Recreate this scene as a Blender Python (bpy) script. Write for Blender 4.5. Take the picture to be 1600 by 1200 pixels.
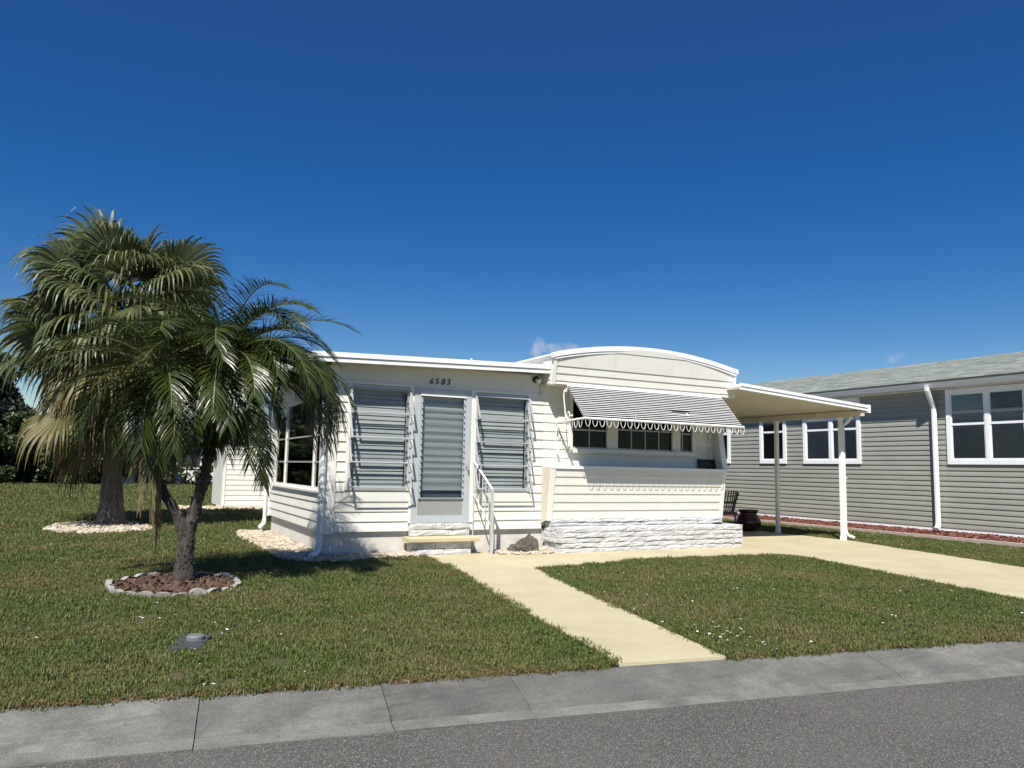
import bpy, math, random
import numpy as np
from mathutils import Vector, Matrix
R = math.radians
random.seed(7); rng = np.random.default_rng(11)
scene = bpy.context.scene
for o in list(bpy.data.objects): bpy.data.objects.remove(o)
col = scene.collection

# ------------------------------------------------------------------ camera
CAM = Vector((0, 0, 1.3)); YAW, PITCH, ROLL, FPX = R(27.43), R(6.31), R(1.2), 1202.0
fw = Vector((math.sin(YAW)*math.cos(PITCH), math.cos(YAW)*math.cos(PITCH), math.sin(PITCH)))
rt0 = Vector((math.cos(YAW), -math.sin(YAW), 0)); up0 = rt0.cross(fw)
rt = rt0*math.cos(ROLL) + up0*math.sin(ROLL); up = up0*math.cos(ROLL) - rt0*math.sin(ROLL)
cd = bpy.data.cameras.new('camera'); cam = bpy.data.objects.new('camera', cd); col.objects.link(cam)
m = Matrix((rt, up, -fw)).transposed().to_4x4(); m.translation = CAM; cam.matrix_world = m
cd.sensor_fit = 'HORIZONTAL'; cd.sensor_width = 36; cd.lens = 36*FPX/1600; cd.clip_start = 0.05; cd.clip_end = 2000
scene.camera = cam
scene.cycles.diffuse_bounces = 3
scene.render.resolution_x, scene.render.resolution_y = 1024, 768

# ------------------------------------------------------------------ sky + sun
SUN = Vector((-0.46, -0.59, 0.95)).normalized()          # towards the sun
elev = math.asin(SUN.z); azim = math.atan2(SUN.x, SUN.y)
world = bpy.data.worlds.new('World'); scene.world = world; world.use_nodes = True
nt = world.node_tree; nt.nodes.clear()
sky = nt.nodes.new('ShaderNodeTexSky'); sky.sky_type = 'NISHITA'; sky.sun_disc = False
sky.sun_elevation = elev; sky.sun_rotation = azim; sky.altitude = 0
sky.air_density = 1.0; sky.dust_density = 0.0; sky.ozone_density = 1.6
hs = nt.nodes.new('ShaderNodeHueSaturation'); hs.inputs['Saturation'].default_value = 1.50; hs.inputs['Value'].default_value = 1.14
hs.inputs['Hue'].default_value = 0.5155
bg = nt.nodes.new('ShaderNodeBackground'); bg.inputs['Strength'].default_value = 0.05
out = nt.nodes.new('ShaderNodeOutputWorld')
nt.links.new(sky.outputs[0], hs.inputs['Color'])
# two small fair-weather clouds low in the sky
tc = nt.nodes.new('ShaderNodeTexCoord')
nz = nt.nodes.new('ShaderNodeTexNoise'); nz.inputs['Scale'].default_value = 45; nz.inputs['Detail'].default_value = 8; nz.inputs['Roughness'].default_value = 0.62
nt.links.new(tc.outputs['Generated'], nz.inputs['Vector'])
sz = nt.nodes.new('ShaderNodeSeparateXYZ'); nt.links.new(tc.outputs['Generated'], sz.inputs[0])
mrs = nt.nodes.new('ShaderNodeMapRange'); nt.links.new(sz.outputs['Z'], mrs.inputs['Value'])
mrs.inputs['From Min'].default_value = 0.05; mrs.inputs['From Max'].default_value = 0.55; mrs.inputs['To Min'].default_value = 1.64; mrs.inputs['To Max'].default_value = 1.38
nt.links.new(mrs.outputs[0], hs.inputs['Saturation'])
prev = hs.outputs[0]
def pixdir(x, y): return (fw + rt*(x-800)/FPX - up*(y-600)/FPX).normalized()
def mth(op, a, b=None, c=None):
    n = nt.nodes.new('ShaderNodeMath'); n.operation = op
    for i, v in enumerate((a, b, c)):
        if v is None: continue
        if isinstance(v, (int, float)): n.inputs[i].default_value = v
        else: nt.links.new(v, n.inputs[i])
    return n.outputs[0]
for (px_, py_, wx, wy, dens) in ((868, 549, 0.042, 0.013, 1.0), (1401, 556, 0.014, 0.010, 0.95), (848, 542, 0.018, 0.013, 1.0)):
    d = pixdir(px_, py_); hx = Vector((d.y, -d.x, 0)).normalized(); vx = hx.cross(d)
    def dot(v):
        n = nt.nodes.new('ShaderNodeVectorMath'); n.operation = 'DOT_PRODUCT'; n.inputs[1].default_value = v
        nt.links.new(tc.outputs['Generated'], n.inputs[0]); return n.outputs['Value']
    a = mth('DIVIDE', dot(hx), wx); b = mth('DIVIDE', dot(vx), wy); f = mth('GREATER_THAN', dot(d), 0.5)
    r2 = mth('ADD', mth('MULTIPLY', a, a), mth('MULTIPLY', b, b))
    k = mth('SUBTRACT', 1.0, r2); k = mth('ADD', k, mth('MULTIPLY', mth('SUBTRACT', nz.outputs[0], 0.55), 4.2))
    cl = nt.nodes.new('ShaderNodeClamp'); nt.links.new(mth('MULTIPLY', mth('MULTIPLY', k, f), 0.55*dens), cl.inputs[0]); cl.inputs['Max'].default_value = 0.85*dens
    mx = nt.nodes.new('ShaderNodeMix'); mx.data_type = 'RGBA'
    nt.links.new(cl.outputs[0], mx.inputs['Factor']); nt.links.new(prev, mx.inputs['A']); mx.inputs['B'].default_value = (7.0, 7.9, 9.4, 1)
    prev = mx.outputs['Result']
nt.links.new(prev, bg.inputs['Color']); nt.links.new(bg.outputs[0], out.inputs[0])
sl = bpy.data.lights.new('sun', 'SUN'); sl.energy = 5.0; sl.angle = R(0.5); sl.color = (1.0, 0.95, 0.86)
so = bpy.data.objects.new('sun', sl); col.objects.link(so); so.location = SUN*40
so.rotation_euler = SUN.to_track_quat('Z', 'Y').to_euler()
vs = scene.view_settings; vs.view_transform = 'Standard'; vs.look = 'None'; vs.exposure = 0.6; vs.gamma = 1.0; vs.use_curve_mapping = False

# ------------------------------------------------------------------ materials
class MT:
    def __init__(s, name):
        s.m = bpy.data.materials.new(name); s.m.use_nodes = True; s.n = s.m.node_tree.nodes; s.l = s.m.node_tree.links
        s.b = s.n['Principled BSDF']; s.o = s.n['Material Output']; s.pos = None
    def link(s, a, b): s.l.new(a, b)
    def P(s, local=False):
        if local: return s.n.new('ShaderNodeTexCoord').outputs['Object']
        if s.pos is None: s.pos = s.n.new('ShaderNodeNewGeometry').outputs['Position']
        return s.pos
    def scaled(s, v, local=False):
        mp = s.n.new('ShaderNodeMapping'); mp.inputs['Scale'].default_value = v; s.link(s.P(local), mp.inputs['Vector']); return mp.outputs[0]
    def noise(s, sc, det=4, ro=0.55, vec=None, local=False):
        t = s.n.new('ShaderNodeTexNoise'); t.inputs['Scale'].default_value = sc; t.inputs['Detail'].default_value = det; t.inputs['Roughness'].default_value = ro
        s.link(vec if vec is not None else s.P(local), t.inputs['Vector']); return t.outputs[0]
    def voro(s, sc, feature='F1', out='Distance', vec=None):
        t = s.n.new('ShaderNodeTexVoronoi'); t.inputs['Scale'].default_value = sc; t.feature = feature
        s.link(vec if vec is not None else s.P(), t.inputs['Vector']); return t.outputs[out]
    def ramp(s, fac, stops):
        r = s.n.new('ShaderNodeValToRGB'); s.link(fac, r.inputs[0]); e = r.color_ramp.elements
        while len(e) < len(stops): e.new(0.5)
        for i, (p, c) in enumerate(stops):
            e[i].position = p; c = c if isinstance(c, (tuple, list)) else (c, c, c); e[i].color = (*c[:3], 1)
        return r.outputs[0]
    def mix(s, fac, a, b, mode='MIX'):
        x = s.n.new('ShaderNodeMix'); x.data_type = 'RGBA'; x.blend_type = mode
        for k, v in (('Factor', fac), ('A', a), ('B', b)):
            if isinstance(v, (int, float)) and k == 'Factor': x.inputs[k].default_value = v
            elif isinstance(v, (tuple, list)): x.inputs[k].default_value = (*v[:3], 1)
            else: s.link(v, x.inputs[k])
        return x.outputs['Result']
    def math(s, op, a, b=0.0):
        x = s.n.new('ShaderNodeMath'); x.operation = op
        for i, v in enumerate((a, b)):
            if isinstance(v, (int, float)): x.inputs[i].default_value = v
            else: s.link(v, x.inputs[i])
        return x.outputs[0]
    def bump(s, h, strength=0.3, dist=0.01):
        x = s.n.new('ShaderNodeBump'); x.inputs['Strength'].default_value = strength; x.inputs['Distance'].default_value = dist
        s.link(h, x.inputs['Height']); s.link(x.outputs[0], s.b.inputs['Normal'])
    def base(s, c):
        if isinstance(c, (tuple, list)): s.b.inputs['Base Color'].default_value = (*c[:3], 1)
        else: s.link(c, s.b.inputs['Base Color'])
    def set(s, rough=None, metal=None, spec=None):
        if rough is not None: s.b.inputs['Roughness'].default_value = rough
        if metal is not None: s.b.inputs['Metallic'].default_value = metal
        if spec is not None: s.b.inputs['Specular IOR Level'].default_value = spec
        return s
M = {}
def simple(key, c, rough=0.6, var=0.12, sc=6, metal=0, spec=0.4, bump=0.0, bsc=80, dirt=None, rnd=0.0):
    t = MT(key); k = t.noise(sc, 5, 0.6)
    lo = tuple(v*(1-var) for v in c); hi = tuple(min(1, v*(1+var*0.7)) for v in c)
    cc = t.ramp(k, ((0.3, lo), (0.7, hi)))
    if dirt:
        dcol, dsc, thr, amt = dirt
        f = t.ramp(t.noise(1.0, 6, 0.7, vec=t.scaled(dsc)), ((thr, 0.0), (min(1, thr+0.22), amt)))
        cc = t.mix(f, cc, dcol)
    if rnd:
        oi = t.n.new('ShaderNodeObjectInfo'); mr = t.n.new('ShaderNodeMapRange'); mr.inputs['To Min'].default_value = 1-rnd; mr.inputs['To Max'].default_value = 1+rnd*0.5
        t.link(oi.outputs['Random'], mr.inputs['Value'])
        cc = t.mix(1.0, cc, mr.outputs[0], 'MULTIPLY')
    t.base(cc); t.set(rough, metal, spec)
    if bump: t.bump(t.noise(bsc, 4, 0.6), bump, 0.01)
    M[key] = t.m; return t
CREAM = (0.72, 0.703, 0.645)
simple('siding', CREAM, 0.42, 0.05, 3, spec=0.35, dirt=((0.46, 0.43, 0.35), (5.0, 5.0, 1.1), 0.56, 0.34), rnd=0.05)
simple('trim', (0.74, 0.73, 0.69), 0.4, 0.05, 5, dirt=((0.48, 0.45, 0.38), (7, 7, 1.6), 0.62, 0.35))
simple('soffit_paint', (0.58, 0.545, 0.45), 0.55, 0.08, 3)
simple('white_metal', (0.80, 0.81, 0.80), 0.38, 0.05, 6, dirt=((0.45, 0.43, 0.38), (3, 3, 2), 0.63, 0.35))
simple('downspout_metal', (0.74, 0.76, 0.78), 0.36, 0.06, 7, dirt=((0.40, 0.39, 0.36), (6, 6, 2.5), 0.56, 0.45))
simple('aluminium', (0.46, 0.475, 0.49), 0.42, 0.08, 9, metal=0.35)
simple('door_paint', (0.41, 0.445, 0.475), 0.40, 0.06, 6)
simple('foundation', (0.60, 0.575, 0.53), 0.85, 0.10, 5, bump=0.4, bsc=60, dirt=((0.27, 0.26, 0.23), (2.2, 2.2, 4.5), 0.56, 0.6))
simple('blind', (0.36, 0.375, 0.375), 0.5, 0.08, 4)
simple('pale_blind', (0.66, 0.67, 0.66), 0.5, 0.06, 4)
simple('dark_blind', (0.16, 0.18, 0.19), 0.5, 0.10, 4)
simple('curtain', (0.44, 0.465, 0.455), 0.8, 0.06, 4)
simple('room_shade', (0.035, 0.036, 0.038), 0.9, 0.2, 4)  # near-black colour that paints in the darkness of unlit rooms
simple('kick_mesh', (0.27, 0.28, 0.275), 0.6, 0.05, 30)
simple('black_paint', (0.012, 0.012, 0.013), 0.5, 0.2, 8)
simple('slat_black', (0.008, 0.008, 0.011), 0.75, 0.2, 8, spec=0.1)
simple('slat_white', (0.80, 0.81, 0.81), 0.35, 0.05, 5, rnd=0.06)
simple('rail_paint', (0.50, 0.52, 0.53), 0.45, 0.08, 15, metal=0.2)
simple('step_yellow', (0.52, 0.45, 0.28), 0.75, 0.08, 8, bump=0.2, bsc=120)
simple('pot_glaze', (0.040, 0.007, 0.007), 0.28, 0.2, 6, spec=0.6)
simple('wicker', (0.055, 0.05, 0.045), 0.7, 0.2, 30)
simple('soil', (0.05, 0.038, 0.028), 0.95, 0.3, 20, bump=0.6, bsc=60)
simple('gray_siding', (0.29, 0.298, 0.265), 0.5, 0.05, 2, dirt=((0.30, 0.30, 0.27), (0.8, 0.8, 2), 0.6, 0.3), rnd=0.06)
simple('neighbor_trim', (0.80, 0.82, 0.85), 0.38, 0.04, 5)
simple('border_concrete', (0.42, 0.34, 0.30), 0.85, 0.15, 8, bump=0.3)
simple('grate', (0.06, 0.065, 0.075), 0.6, 0.25, 12, bump=0.2)
simple('lid_plastic', (0.15, 0.16, 0.17), 0.5, 0.1, 12)
simple('edging', (0.30, 0.292, 0.272), 0.85, 0.16, 14, bump=0.5, bsc=60, dirt=((0.2, 0.19, 0.16), (9, 9, 9), 0.5, 0.6), rnd=0.15)
simple('far_white', (0.74, 0.75, 0.74), 0.5, 0.06, 2)
simple('far_roof', (0.32, 0.33, 0.33), 0.8, 0.1, 2)
simple('petal', (0.82, 0.82, 0.85), 0.6, 0.05, 30)
simple('litter', (0.16, 0.095, 0.045), 0.9, 0.4, 30)
simple('branch_bark', (0.075, 0.06, 0.05), 0.9, 0.3, 20, bump=0.5)

# painted stone: white paint with dark joints and chipped patches
t = MT('painted_stone')
n1 = t.noise(26, 6, 0.7); n2 = t.noise(7, 4, 0.6)
c = t.ramp(n2, ((0.3, (0.52, 0.53, 0.54)), (0.65, (0.68, 0.68, 0.675))))
c = t.mix(t.ramp(n1, ((0.58, 0.0), (0.68, 0.8))), c, (0.17, 0.17, 0.16)); t.base(c); t.set(0.75, 0, 0.3)
t.bump(t.noise(38, 6, 0.7), 0.9, 0.03); M['painted_stone'] = t.m
t = MT('stone_core'); t.base(t.ramp(t.noise(12, 5, 0.6), ((0.3, (0.10, 0.10, 0.09)), (0.7, (0.42, 0.42, 0.40))))); t.set(0.9); M['stone_core'] = t.m
# plain concrete slabs of the kerb
t = MT('kerb_concrete')
c = t.ramp(t.noise(3.0, 7, 0.65), ((0.34, (0.07, 0.072, 0.066)), (0.66, (0.185, 0.182, 0.165))))
c = t.mix(t.ramp(t.noise(1.1, 7, 0.75), ((0.42, 0.0), (0.60, 0.75))), c, (0.08, 0.081, 0.077))
c = t.mix(t.ramp(t.noise(30, 6, 0.8), ((0.48, 0.0), (0.66, 0.55))), c, (0.055, 0.054, 0.05))
c = t.mix(t.ramp(t.noise(190, 3, 0.6), ((0.52, 0.0), (0.66, 0.6))), c, (0.26, 0.255, 0.235))
st = t.ramp(t.noise(2.4, 5, 0.6, vec=t.scaled((0.5, 5.0, 1))), ((0.52, 0.0), (0.72, 0.55))); c = t.mix(st, c, (0.055, 0.054, 0.05))
c = t.mix(t.ramp(t.noise(11, 5, 0.75), ((0.64, 0.0), (0.70, 0.55))), c, (0.07, 0.068, 0.062))
oi = t.n.new('ShaderNodeObjectInfo'); mr = t.n.new('ShaderNodeMapRange'); mr.inputs['To Min'].default_value = 0.82; mr.inputs['To Max'].default_value = 1.15; t.link(oi.outputs['Random'], mr.inputs['Value'])
c = t.mix(1.0, c, mr.outputs[0], 'MULTIPLY')
t.base(c); t.set(0.9); t.bump(t.noise(140, 4, 0.7), 0.5, 0.006); M['kerb_concrete'] = t.m
t = MT('gutter_concrete')
c = t.ramp(t.noise(5.0, 7, 0.7), ((0.3, (0.12, 0.12, 0.11)), (0.7, (0.24, 0.235, 0.215))))
c = t.mix(t.ramp(t.noise(120, 4, 0.7), ((0.5, 0.0), (0.62, 0.7))), c, (0.07, 0.068, 0.064)); t.base(c); t.set(0.9); t.bump(t.noise(120, 4, 0.7), 0.8, 0.01); M['gutter_concrete'] = t.m
# asphalt with exposed pale aggregate
t = MT('asphalt')
v = t.voro(150, 'F1', 'Color'); sep = t.n.new('ShaderNodeSeparateColor'); t.link(v, sep.inputs[0])
d1 = t.voro(150, 'F1', 'Distance')
c = t.ramp(sep.outputs[0], ((0.0, (0.046, 0.046, 0.041)), (0.55, (0.096, 0.094, 0.084)), (0.80, (0.17, 0.164, 0.147)), (0.97, (0.34, 0.325, 0.295))))
c = t.mix(t.ramp(d1, ((0.35, 0.0), (0.75, 1.0))), c, (0.04, 0.038, 0.036))
c = t.mix(t.ramp(t.noise(0.7, 5, 0.6), ((0.35, 0.0), (0.7, 0.35))), c, (0.15, 0.146, 0.131))
c = t.mix(t.ramp(t.noise(2.6, 6, 0.75), ((0.66, 0.0), (0.71, 0.7))), c, (0.035, 0.033, 0.032))
t.base(c); t.set(0.85); t.bump(d1, 0.7, 0.008); M['asphalt'] = t.m
# painted concrete of path and driveway
t = MT('yellow_concrete')
c = t.ramp(t.noise(1.3, 6, 0.62), ((0.3, (0.40, 0.35, 0.22)), (0.7, (0.50, 0.445, 0.29))))
c = t.mix(t.ramp(t.noise(6, 6, 0.7), ((0.60, 0.0), (0.78, 0.45))), c, (0.36, 0.31, 0.19))
c = t.mix(t.ramp(t.noise(42, 4, 0.7), ((0.66, 0.0), (0.76, 0.5))), c, (0.26, 0.22, 0.14))
c = t.mix(t.ramp(t.voro(0.34, 'DISTANCE_TO_EDGE', 'Distance', vec=t.mix(0.10, t.P(), t.n.new('ShaderNodeTexNoise').outputs['Color'])), ((0.0, 0.10), (0.004, 0.0))), c, (0.24, 0.20, 0.13))
t.base(c); t.set(0.7); t.bump(t.noise(90, 5, 0.65), 0.35, 0.006); M['yellow_concrete'] = t.m
# lawn soil / thatch
t = MT('lawn_ground')
pt = t.noise(0.55, 5, 0.6)
c = t.ramp(t.noise(22, 6, 0.75), ((0.3, (0.030, 0.042, 0.012)), (0.7, (0.095, 0.105, 0.032))))
c = t.mix(t.ramp(pt, ((0.40, 0.0), (0.62, 0.65))), c, (0.155, 0.125, 0.060)); t.base(c); t.set(0.95); t.bump(t.noise(60, 5, 0.7), 1.0, 0.03); M['lawn_ground'] = t.m
def leafmat(key, cols, rough=0.4, spec=0.5, trans=0.25, patch=None, local=True):
    t = MT(key); oi = t.n.new('ShaderNodeObjectInfo'); g = t.n.new('ShaderNodeNewGeometry')
    f = t.math('FRACT', t.math('ADD', oi.outputs['Random'], g.outputs['Random Per Island']))
    c = t.ramp(f, tuple((i/(len(cols)-1), cc) for i, cc in enumerate(cols)))
    if patch:
        pc, psc, lo, hi, amt = patch
        c = t.mix(t.ramp(t.noise(psc, 5, 0.6), ((lo, 0.0), (hi, amt))), c, pc)
    t.base(c); t.set(rough, 0, spec)
    tr = t.n.new('ShaderNodeBsdfTranslucent'); t.link(c, tr.inputs['Color'])
    mx = t.n.new('ShaderNodeMixShader'); mx.inputs[0].default_value = trans
    t.link(t.b.outputs[0], mx.inputs[1]); t.link(tr.outputs[0], mx.inputs[2]); t.link(mx.outputs[0], t.o.inputs['Surface']); M[key] = t.m
leafmat('grass', ((0.050, 0.086, 0.014), (0.090, 0.134, 0.026), (0.142, 0.178, 0.045), (0.063, 0.105, 0.018), (0.26, 0.235, 0.105)), 0.5, 0.35, 0.3, ((0.24, 0.19, 0.085), 0.7, 0.44, 0.66, 0.58))
leafmat('date_leaf', ((0.022, 0.040, 0.005), (0.044, 0.066, 0.009), (0.03, 0.049, 0.007), (0.072, 0.088, 0.013)), 0.34, 0.5, 0.22)
leafmat('fan_leaf', ((0.052, 0.074, 0.024), (0.096, 0.116, 0.042), (0.070, 0.092, 0.034), (0.155, 0.16, 0.062)), 0.45, 0.45, 0.25)
leafmat('yellow_leaf', ((0.15, 0.125, 0.036), (0.10, 0.10, 0.03), (0.20, 0.15, 0.055)), 0.5, 0.4, 0.3)
leafmat('dead_leaf', ((0.17, 0.125, 0.058), (0.09, 0.065, 0.032), (0.24, 0.185, 0.10), (0.12, 0.11, 0.042)), 0.7, 0.3, 0.2)
leafmat('hedge_leaf', ((0.022, 0.040, 0.012), (0.05, 0.075, 0.02), (0.035, 0.058, 0.016)), 0.5, 0.4, 0.2)
leafmat('conifer_leaf', ((0.014, 0.022, 0.014), (0.028, 0.038, 0.022)), 0.6, 0.3, 0.1)
leafmat('stem', ((0.10, 0.115, 0.045), (0.15, 0.15, 0.06)), 0.45, 0.4, 0.0)
def rockmat(key, cols, rough=0.8, bump=0.5):
    t = MT(key); oi = t.n.new('ShaderNodeObjectInfo'); g = t.n.new('ShaderNodeNewGeometry')
    f = t.math('FRACT', t.math('ADD', oi.outputs['Random'], g.outputs['Random Per Island']))
    c = t.ramp(f, tuple((i/(len(cols)-1), cc) for i, cc in enumerate(cols)))
    c = t.mix(t.ramp(t.noise(70, 3, 0.6), ((0.4, 0.0), (0.7, 0.35))), c, tuple(v*0.5 for v in cols[0])); t.base(c); t.set(rough)
    if bump: t.bump(t.noise(90, 4, 0.6), bump, 0.01)
    M[key] = t.m
rockmat('river_rock', ((0.40, 0.32, 0.22), (0.50, 0.44, 0.34), (0.30, 0.23, 0.155), (0.58, 0.55, 0.48), (0.44, 0.35, 0.23)))
rockmat('red_mulch', ((0.13, 0.034, 0.024), (0.19, 0.058, 0.042), (0.075, 0.02, 0.014), (0.24, 0.10, 0.075)))
rockmat('bark_mulch', ((0.070, 0.036, 0.022), (0.11, 0.058, 0.037), (0.038, 0.022, 0.015), (0.15, 0.09, 0.062)))
rockmat('shingle', ((0.19, 0.22, 0.205), (0.27, 0.30, 0.275), (0.15, 0.175, 0.17), (0.34, 0.365, 0.33), (0.225, 0.255, 0.24)), 0.9, 0.6)
t = MT('lava'); t.base(t.ramp(t.noise(45, 6, 0.75), ((0.3, (0.05, 0.043, 0.036)), (0.7, (0.27, 0.235, 0.195))))); t.set(0.95); t.bump(t.noise(40, 6, 0.8), 1.0, 0.05); M['lava'] = t.m
t = MT('palm_bark'); w = t.noise(1.0, 5, 0.7, vec=t.scaled((26, 26, 5)))
t.base(t.ramp(w, ((0.3, (0.03, 0.026, 0.022)), (0.7, (0.10, 0.088, 0.075))))); t.set(0.9); t.bump(w, 1.0, 0.05); M['palm_bark'] = t.m
t = MT('fan_bark'); w = t.noise(1.0, 5, 0.7, vec=t.scaled((16, 16, 3)))
t.base(t.ramp(w, ((0.3, (0.07, 0.052, 0.042)), (0.7, (0.27, 0.215, 0.18))))); t.set(0.9); t.bump(w, 1.0, 0.05); M['fan_bark'] = t.m
t = MT('sign_print'); t.base(t.ramp(t.noise(34, 4, 0.7), ((0.52, (0.012, 0.012, 0.012)), (0.66, (0.16, 0.15, 0.13))))); t.set(0.5); M['sign_print'] = t.m
def glass(key, tint, gl=1.0, ior=1.45):
    t = MT(key); t.n.remove(t.b)
    tr = t.n.new('ShaderNodeBsdfTransparent'); tr.inputs[0].default_value = (*tint, 1)
    g = t.n.new('ShaderNodeBsdfGlossy'); g.inputs['Roughness'].default_value = 0.03; g.inputs['Color'].default_value = (gl, gl, gl, 1)
    fr = t.n.new('ShaderNodeFresnel'); fr.inputs['IOR'].default_value = ior
    mx = t.n.new('ShaderNodeMixShader'); t.link(fr.outputs[0], mx.inputs[0]); t.link(tr.outputs[0], mx.inputs[1]); t.link(g.outputs[0], mx.inputs[2]); t.link(mx.outputs[0], t.o.inputs['Surface']); M[key] = t.m
glass('glass', (0.86, 0.89, 0.89), 0.7, 1.28); glass('louvre_glass', (0.93, 0.96, 0.96), 0.9, 1.4); glass('recess_glass', (0.5, 0.53, 0.54), 0.8, 1.28); glass('dark_glass', (0.72, 0.76, 0.78), 1.0, 1.5)

# ------------------------------------------------------------------ mesh helpers
class MB:
    def __init__(s): s.v = []; s.f = []; s.mi = []; s.cur = 0
    def add(s, vs, fs):
        o = len(s.v); s.v.extend([tuple(v) for v in vs]); s.f.extend([tuple(i+o for i in f) for f in fs]); s.mi.extend([s.cur]*len(fs)); return s
    def box(s, x0, x1, y0, y1, z0, z1):
        return s.add([(x0,y0,z0),(x1,y0,z0),(x1,y1,z0),(x0,y1,z0),(x0,y0,z1),(x1,y0,z1),(x1,y1,z1),(x0,y1,z1)],
                     [(0,3,2,1),(4,5,6,7),(0,1,5,4),(1,2,6,5),(2,3,7,6),(3,0,4,7)])
    def prism(s, poly, a, b):
        # poly: list of (p,q) -> fn gives 3D at station 0/1
        n = len(poly); vs = [a(p) for p in poly] + [b(p) for p in poly]
        fs = [tuple(range(n))[::-1], tuple(range(n, 2*n))] + [(i, (i+1) % n, n+(i+1) % n, n+i) for i in range(n)]
        return s.add(vs, fs)
    def px(s, poly, x0, x1): return s.prism(poly, lambda p: (x0, p[0], p[1]), lambda p: (x1, p[0], p[1]))   # poly in (y,z)
    def py(s, poly, y0, y1): return s.prism(poly, lambda p: (p[0], y0, p[1]), lambda p: (p[0], y1, p[1]))   # poly in (x,z)
    def pz(s, poly, z0, z1): return s.prism(poly, lambda p: (p[0], p[1], z0), lambda p: (p[0], p[1], z1))
    def tube(s, pts, r, n=8, cap=True, flat=None):
        pts = [Vector(p) for p in pts]; k = len(pts); rs = r if isinstance(r, (list, tuple)) else [r]*k
        ref = None; vs = []
        for i, p in enumerate(pts):
            d = (pts[min(i+1, k-1)] - pts[max(i-1, 0)]).normalized()
            if ref is None: ref = Vector((0,0,1)) if abs(d.z) < 0.9 else Vector((0,1,0))
            a = (ref - d*ref.dot(d)).normalized(); ref = a; b = d.cross(a)
            for j in range(n):
                t_ = 2*math.pi*(j+0.5)/n; ra = rs[i]; rb = rs[i]*(flat or 1)
                vs.append(p + a*math.cos(t_)*ra + b*math.sin(t_)*rb)
        fs = [(i*n+j, i*n+(j+1) % n, (i+1)*n+(j+1) % n, (i+1)*n+j) for i in range(k-1) for j in range(n)]
        if cap: fs += [tuple(range(n))[::-1], tuple(range((k-1)*n, k*n))]
        return s.add(vs, fs)
    def lathe(s, prof, c, n=24):
        vs = [(c[0]+r*math.cos(2*math.pi*j/n), c[1]+r*math.sin(2*math.pi*j/n), c[2]+z) for r, z in prof for j in range(n)]
        fs = [(i*n+j, i*n+(j+1) % n, (i+1)*n+(j+1) % n, (i+1)*n+j) for i in range(len(prof)-1) for j in range(n)]
        return s.add(vs, fs)
    def build(s, name, mat, parent=None, smooth=False, kind=None, label=None):
        off = Vector((0,0,0))
        if parent is not None:
            r_ = parent
            while r_.parent is not None: r_ = r_.parent
            off = r_.location
        me = bpy.data.meshes.new(name); me.from_pydata([(v[0]-off.x, v[1]-off.y, v[2]-off.z) for v in s.v], [], s.f); me.validate(); 
        for mm in (mat if isinstance(mat, (list, tuple)) else [mat]): me.materials.append(M[mm])
        if len(me.polygons) == len(s.mi) and any(s.mi): me.polygons.foreach_set('material_index', s.mi)
        if smooth: me.polygons.foreach_set('use_smooth', [True]*len(me.polygons))
        me.update(); o = bpy.data.objects.new(name, me); col.objects.link(o)
        if parent is not None: o.parent = parent
        if kind: o['kind'] = kind
        if label: o['label'] = label
        return o
def thing(name, label, cat, loc=(0,0,0), group=None):
    o = bpy.data.objects.new(name, None); col.objects.link(o); o.location = loc; o.empty_display_size = 0.3
    o['label'] = label; o['category'] = cat
    if group: o['group'] = group
    return o
def tag(o, label, cat, group=None):
    o['label'] = label; o['category'] = cat
    if group: o['group'] = group
    return o
def box(name, mat, parent, *b, **k): return MB().box(*b).build(name, mat, parent, **k)
def inpoly(x, y, poly):
    x = np.asarray(x); y = np.asarray(y); r = np.zeros(x.shape, bool); n = len(poly)
    for i in range(n):
        x1, y1 = poly[i]; x2, y2 = poly[(i+1) % n]
        if y1 == y2: continue
        c = ((y1 > y) != (y2 > y)) & (x < (x2-x1)*(y-y1)/(y2-y1)+x1); r ^= c
    return r
def spans(a, b, openings, z0, z1):
    segs = [(a, b)]
    for (o0, o1, oz0, oz1) in openings:
        if oz1 <= z0+0.01 or oz0 >= z1-0.01: continue
        ns = []
        for s0, s1 in segs:
            if o1 <= s0 or o0 >= s1: ns.append((s0, s1)); continue
            if o0 > s0: ns.append((s0, o0))
            if o1 < s1: ns.append((o1, s1))
        segs = ns
    return [q for q in segs if q[1]-q[0] > 0.015]
def siding(parent, mat, fn, a, b, zs, openings=(), lip=0.020, jitter=0.0):
    """lapped boards; fn(u, d, z) maps along-wall, outward depth and height to world"""
    for i in range(len(zs)-1):
        z0, z1 = zs[i], zs[i+1]; h = z1-z0
        for (s0, s1) in spans(a, b, openings, z0, z1):
            j = random.uniform(-jitter, jitter)
            prof = [(-0.004, z0), (lip+j-0.003, z0), (lip+j, z0+0.004), (lip+j-0.001, z0+0.018), (0.004, z1-0.001), (-0.004, z1-0.001)]
            MB().prism(prof, lambda p: fn(s0+0.001, p[0], p[1]), lambda p: fn(s1-0.001, p[0], p[1])).build('siding_board', mat, parent)
def frange(a, b, n): return [a+(b-a)*i/n for i in range(n+1)]
def wall_cells(mb, x0, x1, z0, z1, ops, fn):
    xs = sorted(set([x0, x1]+[v for o in ops for v in o[:2] if x0 < v < x1])); zs = sorted(set([z0, z1]+[v for o in ops for v in o[2:] if z0 < v < z1]))
    for i in range(len(xs)-1):
        for j in range(len(zs)-1):
            cx, cz = (xs[i]+xs[i+1])/2, (zs[j]+zs[j+1])/2
            if any(o[0] < cx < o[1] and o[2] < cz < o[3] for o in ops): continue
            fn(mb, xs[i], xs[i+1], zs[j], zs[j+1])
    return mb

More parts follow.
